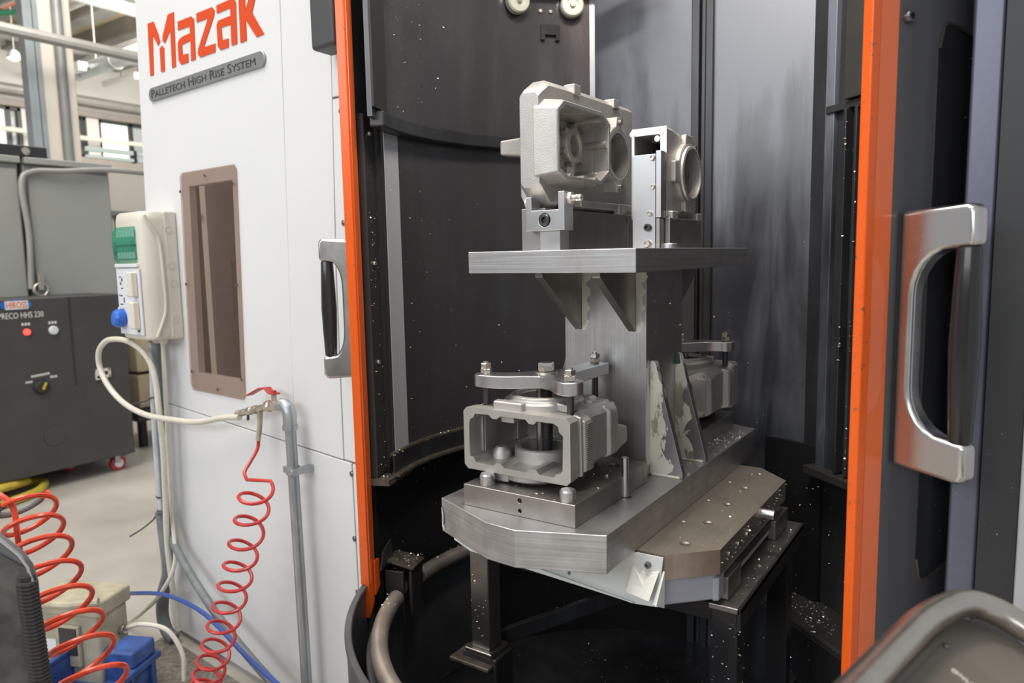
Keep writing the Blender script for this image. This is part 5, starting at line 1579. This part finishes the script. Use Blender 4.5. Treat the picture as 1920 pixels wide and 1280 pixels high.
def chips(name, label, pts, s0=.0016, s1=.0042):
    m_ = MB()
    rr = random.Random(11)
    for p in pts:
        s = s0 + (s1 - s0) * rr.random() ** 2
        vs = []
        for k in range(4):
            v = Vector((rr.gauss(0, 1), rr.gauss(0, 1), rr.gauss(0, 1))).normalized() * s
            v.x *= 1.5
            vs.append(m_.bm.verts.new(Vector(p) + v))
        for a, b, c in ((0, 1, 2), (0, 2, 3), (0, 3, 1), (1, 3, 2)):
            m_.bm.faces.new((vs[a], vs[b], vs[c]))
    o = obj(name, m_, 'chips', smooth=0)
    return tag(o, label, 'metal chips', kind='stuff')


rr = random.Random(5)
P = []
for k in range(90):
    P.append(cp(.718 + rr.gauss(0, .008), rr.uniform(-205, -150), .6235 + rr.uniform(0, .002)))
for k in range(70):
    P.append(cp(rr.uniform(.738, .752), rr.uniform(-200, -150), .578))
for k in range(80):
    P.append(cp(rr.uniform(.708, .73), rr.uniform(120, 203), 1.053))
for k in range(45):
    P.append(cp(rr.uniform(.725, .78), rr.uniform(-168, -157), .986))
for k in range(70):
    P.append(cp(.72, -163.5, 0) + rx * rr.uniform(-.05, .045) + ty * rr.gauss(0, .03) + Vector((0, 0, .699 + rr.uniform(0, .008))))
for k in range(160):
    P.append(cp(.773, rr.uniform(-230, -160), rr.uniform(.2, .98)))
for k in range(60):
    P.append(cp(.734, rr.uniform(150, 195), rr.uniform(1.06, 2.0)))
for k in range(90):
    P.append(cp(.7135, 195 - abs(rr.gauss(0, 18)), rr.uniform(2.08, 2.8)))
for k in range(60):
    P.append(cp(.758, rr.uniform(-162.4, -157.6), rr.uniform(1.0, 2.06)))
chips('guard_chips', 'bright aluminium chips sprinkled over the black guard, ledge and ring rail', P)
P = []
for k in range(120):
    P.append(Vector((rr.uniform(-.75, -.662), rr.triangular(1.95, 2.38, 2.2), 1.0735)))
for k in range(40):
    P.append(Vector((rr.uniform(-.75, -.662), rr.uniform(1.76, 1.95), 1.0735)))
for k in range(50):
    P.append(Vector((rr.uniform(-1.02, -.74), rr.uniform(1.31, 1.68), 1.1245)))
for k in range(14):
    P.append(Vector((rr.uniform(-.65, -.505), rr.uniform(1.5, 2.2), .9895)))
for k in range(40):
    P.append(Vector((-.497, rr.uniform(1.56, 2.14), rr.uniform(.935, .98))))
for k in range(30):
    P.append(Vector((rr.uniform(-.50, -.46), rr.uniform(1.6, 2.2), .8515)))
for k in range(26):
    P.append(Vector((-.752 + .0006, rr.uniform(1.74, 1.96), rr.uniform(1.1, 1.55))))
for k in range(16):
    P.append(Vector((rr.uniform(-1.03, -.77), rr.uniform(1.40, 1.5), 1.3725)))
chips('fixture_chips', 'bright aluminium chips scattered over the fixture plates and pallet', P)
P = []
for k in range(150):
    u, o_ = rr.uniform(-.32, .05), rr.uniform(-.02, .135)
    P.append(RP + RT * u + RN * o_ + Vector((0, 0, .4615)))
for k in range(160):
    P.append(RP + RT * rr.uniform(-.3, .05) + RN * rr.choice((.1515, -.028)) + Vector((0, 0, rr.uniform(.2, .95))))
for k in range(120):
    t = rr.random()
    P.append(Vector((-.62 + .17 * t + rr.uniform(-.02, .03), 2.18 + .26 * t + rr.uniform(-.02, .02), .212 + .12 * t)))
for k in range(150):
    P.append(Vector((rr.choice((-.4635, -.4695)), rr.uniform(1.58, 1.64), rr.uniform(.2, .83))))
for k in range(60):
    P.append(Vector((rr.uniform(-.528, -.464), 1.5795, rr.uniform(.2, .83))))
for k in range(90):
    P.append(Vector((rr.uniform(-.87, -.46), 2.5985, abs(rr.gauss(0, .5)) + .3)))
for k in range(200):
    a_, q = rr.uniform(0, 2 * PI), .7 * math.sqrt(rr.random())
    P.append(Vector((C[0] + q * math.cos(a_), C[1] + q * math.sin(a_), .1515)))
for k in range(22):
    P.append(Vector((rr.uniform(-1.23, -1.17), 1.5795, rr.uniform(.54, .83))))
for k in range(40):
    P.append(RP + RT * rr.choice((.014, -.03)) + RN * .031 + Vector((0, 0, rr.uniform(.96, 2.05))))
chips('stand_chips', 'bright aluminium chips clinging to the dark stand legs and lower chamber walls', P)
P = []
for k in range(60):
    P.append(cp(.8335, rr.uniform(-22, -10), rr.uniform(1.1, 2.0)))
for k in range(60):
    P.append(Vector((rr.uniform(-.062, .03), rr.choice((1.499, 1.469)), rr.uniform(.6, 1.4))))
P = [p for p in P if not (p.y < 1.48 and p.x < -.012)]
chips('door_chips', 'fine pale specks stuck to the right door and charcoal panel', P, .0006, .0018)
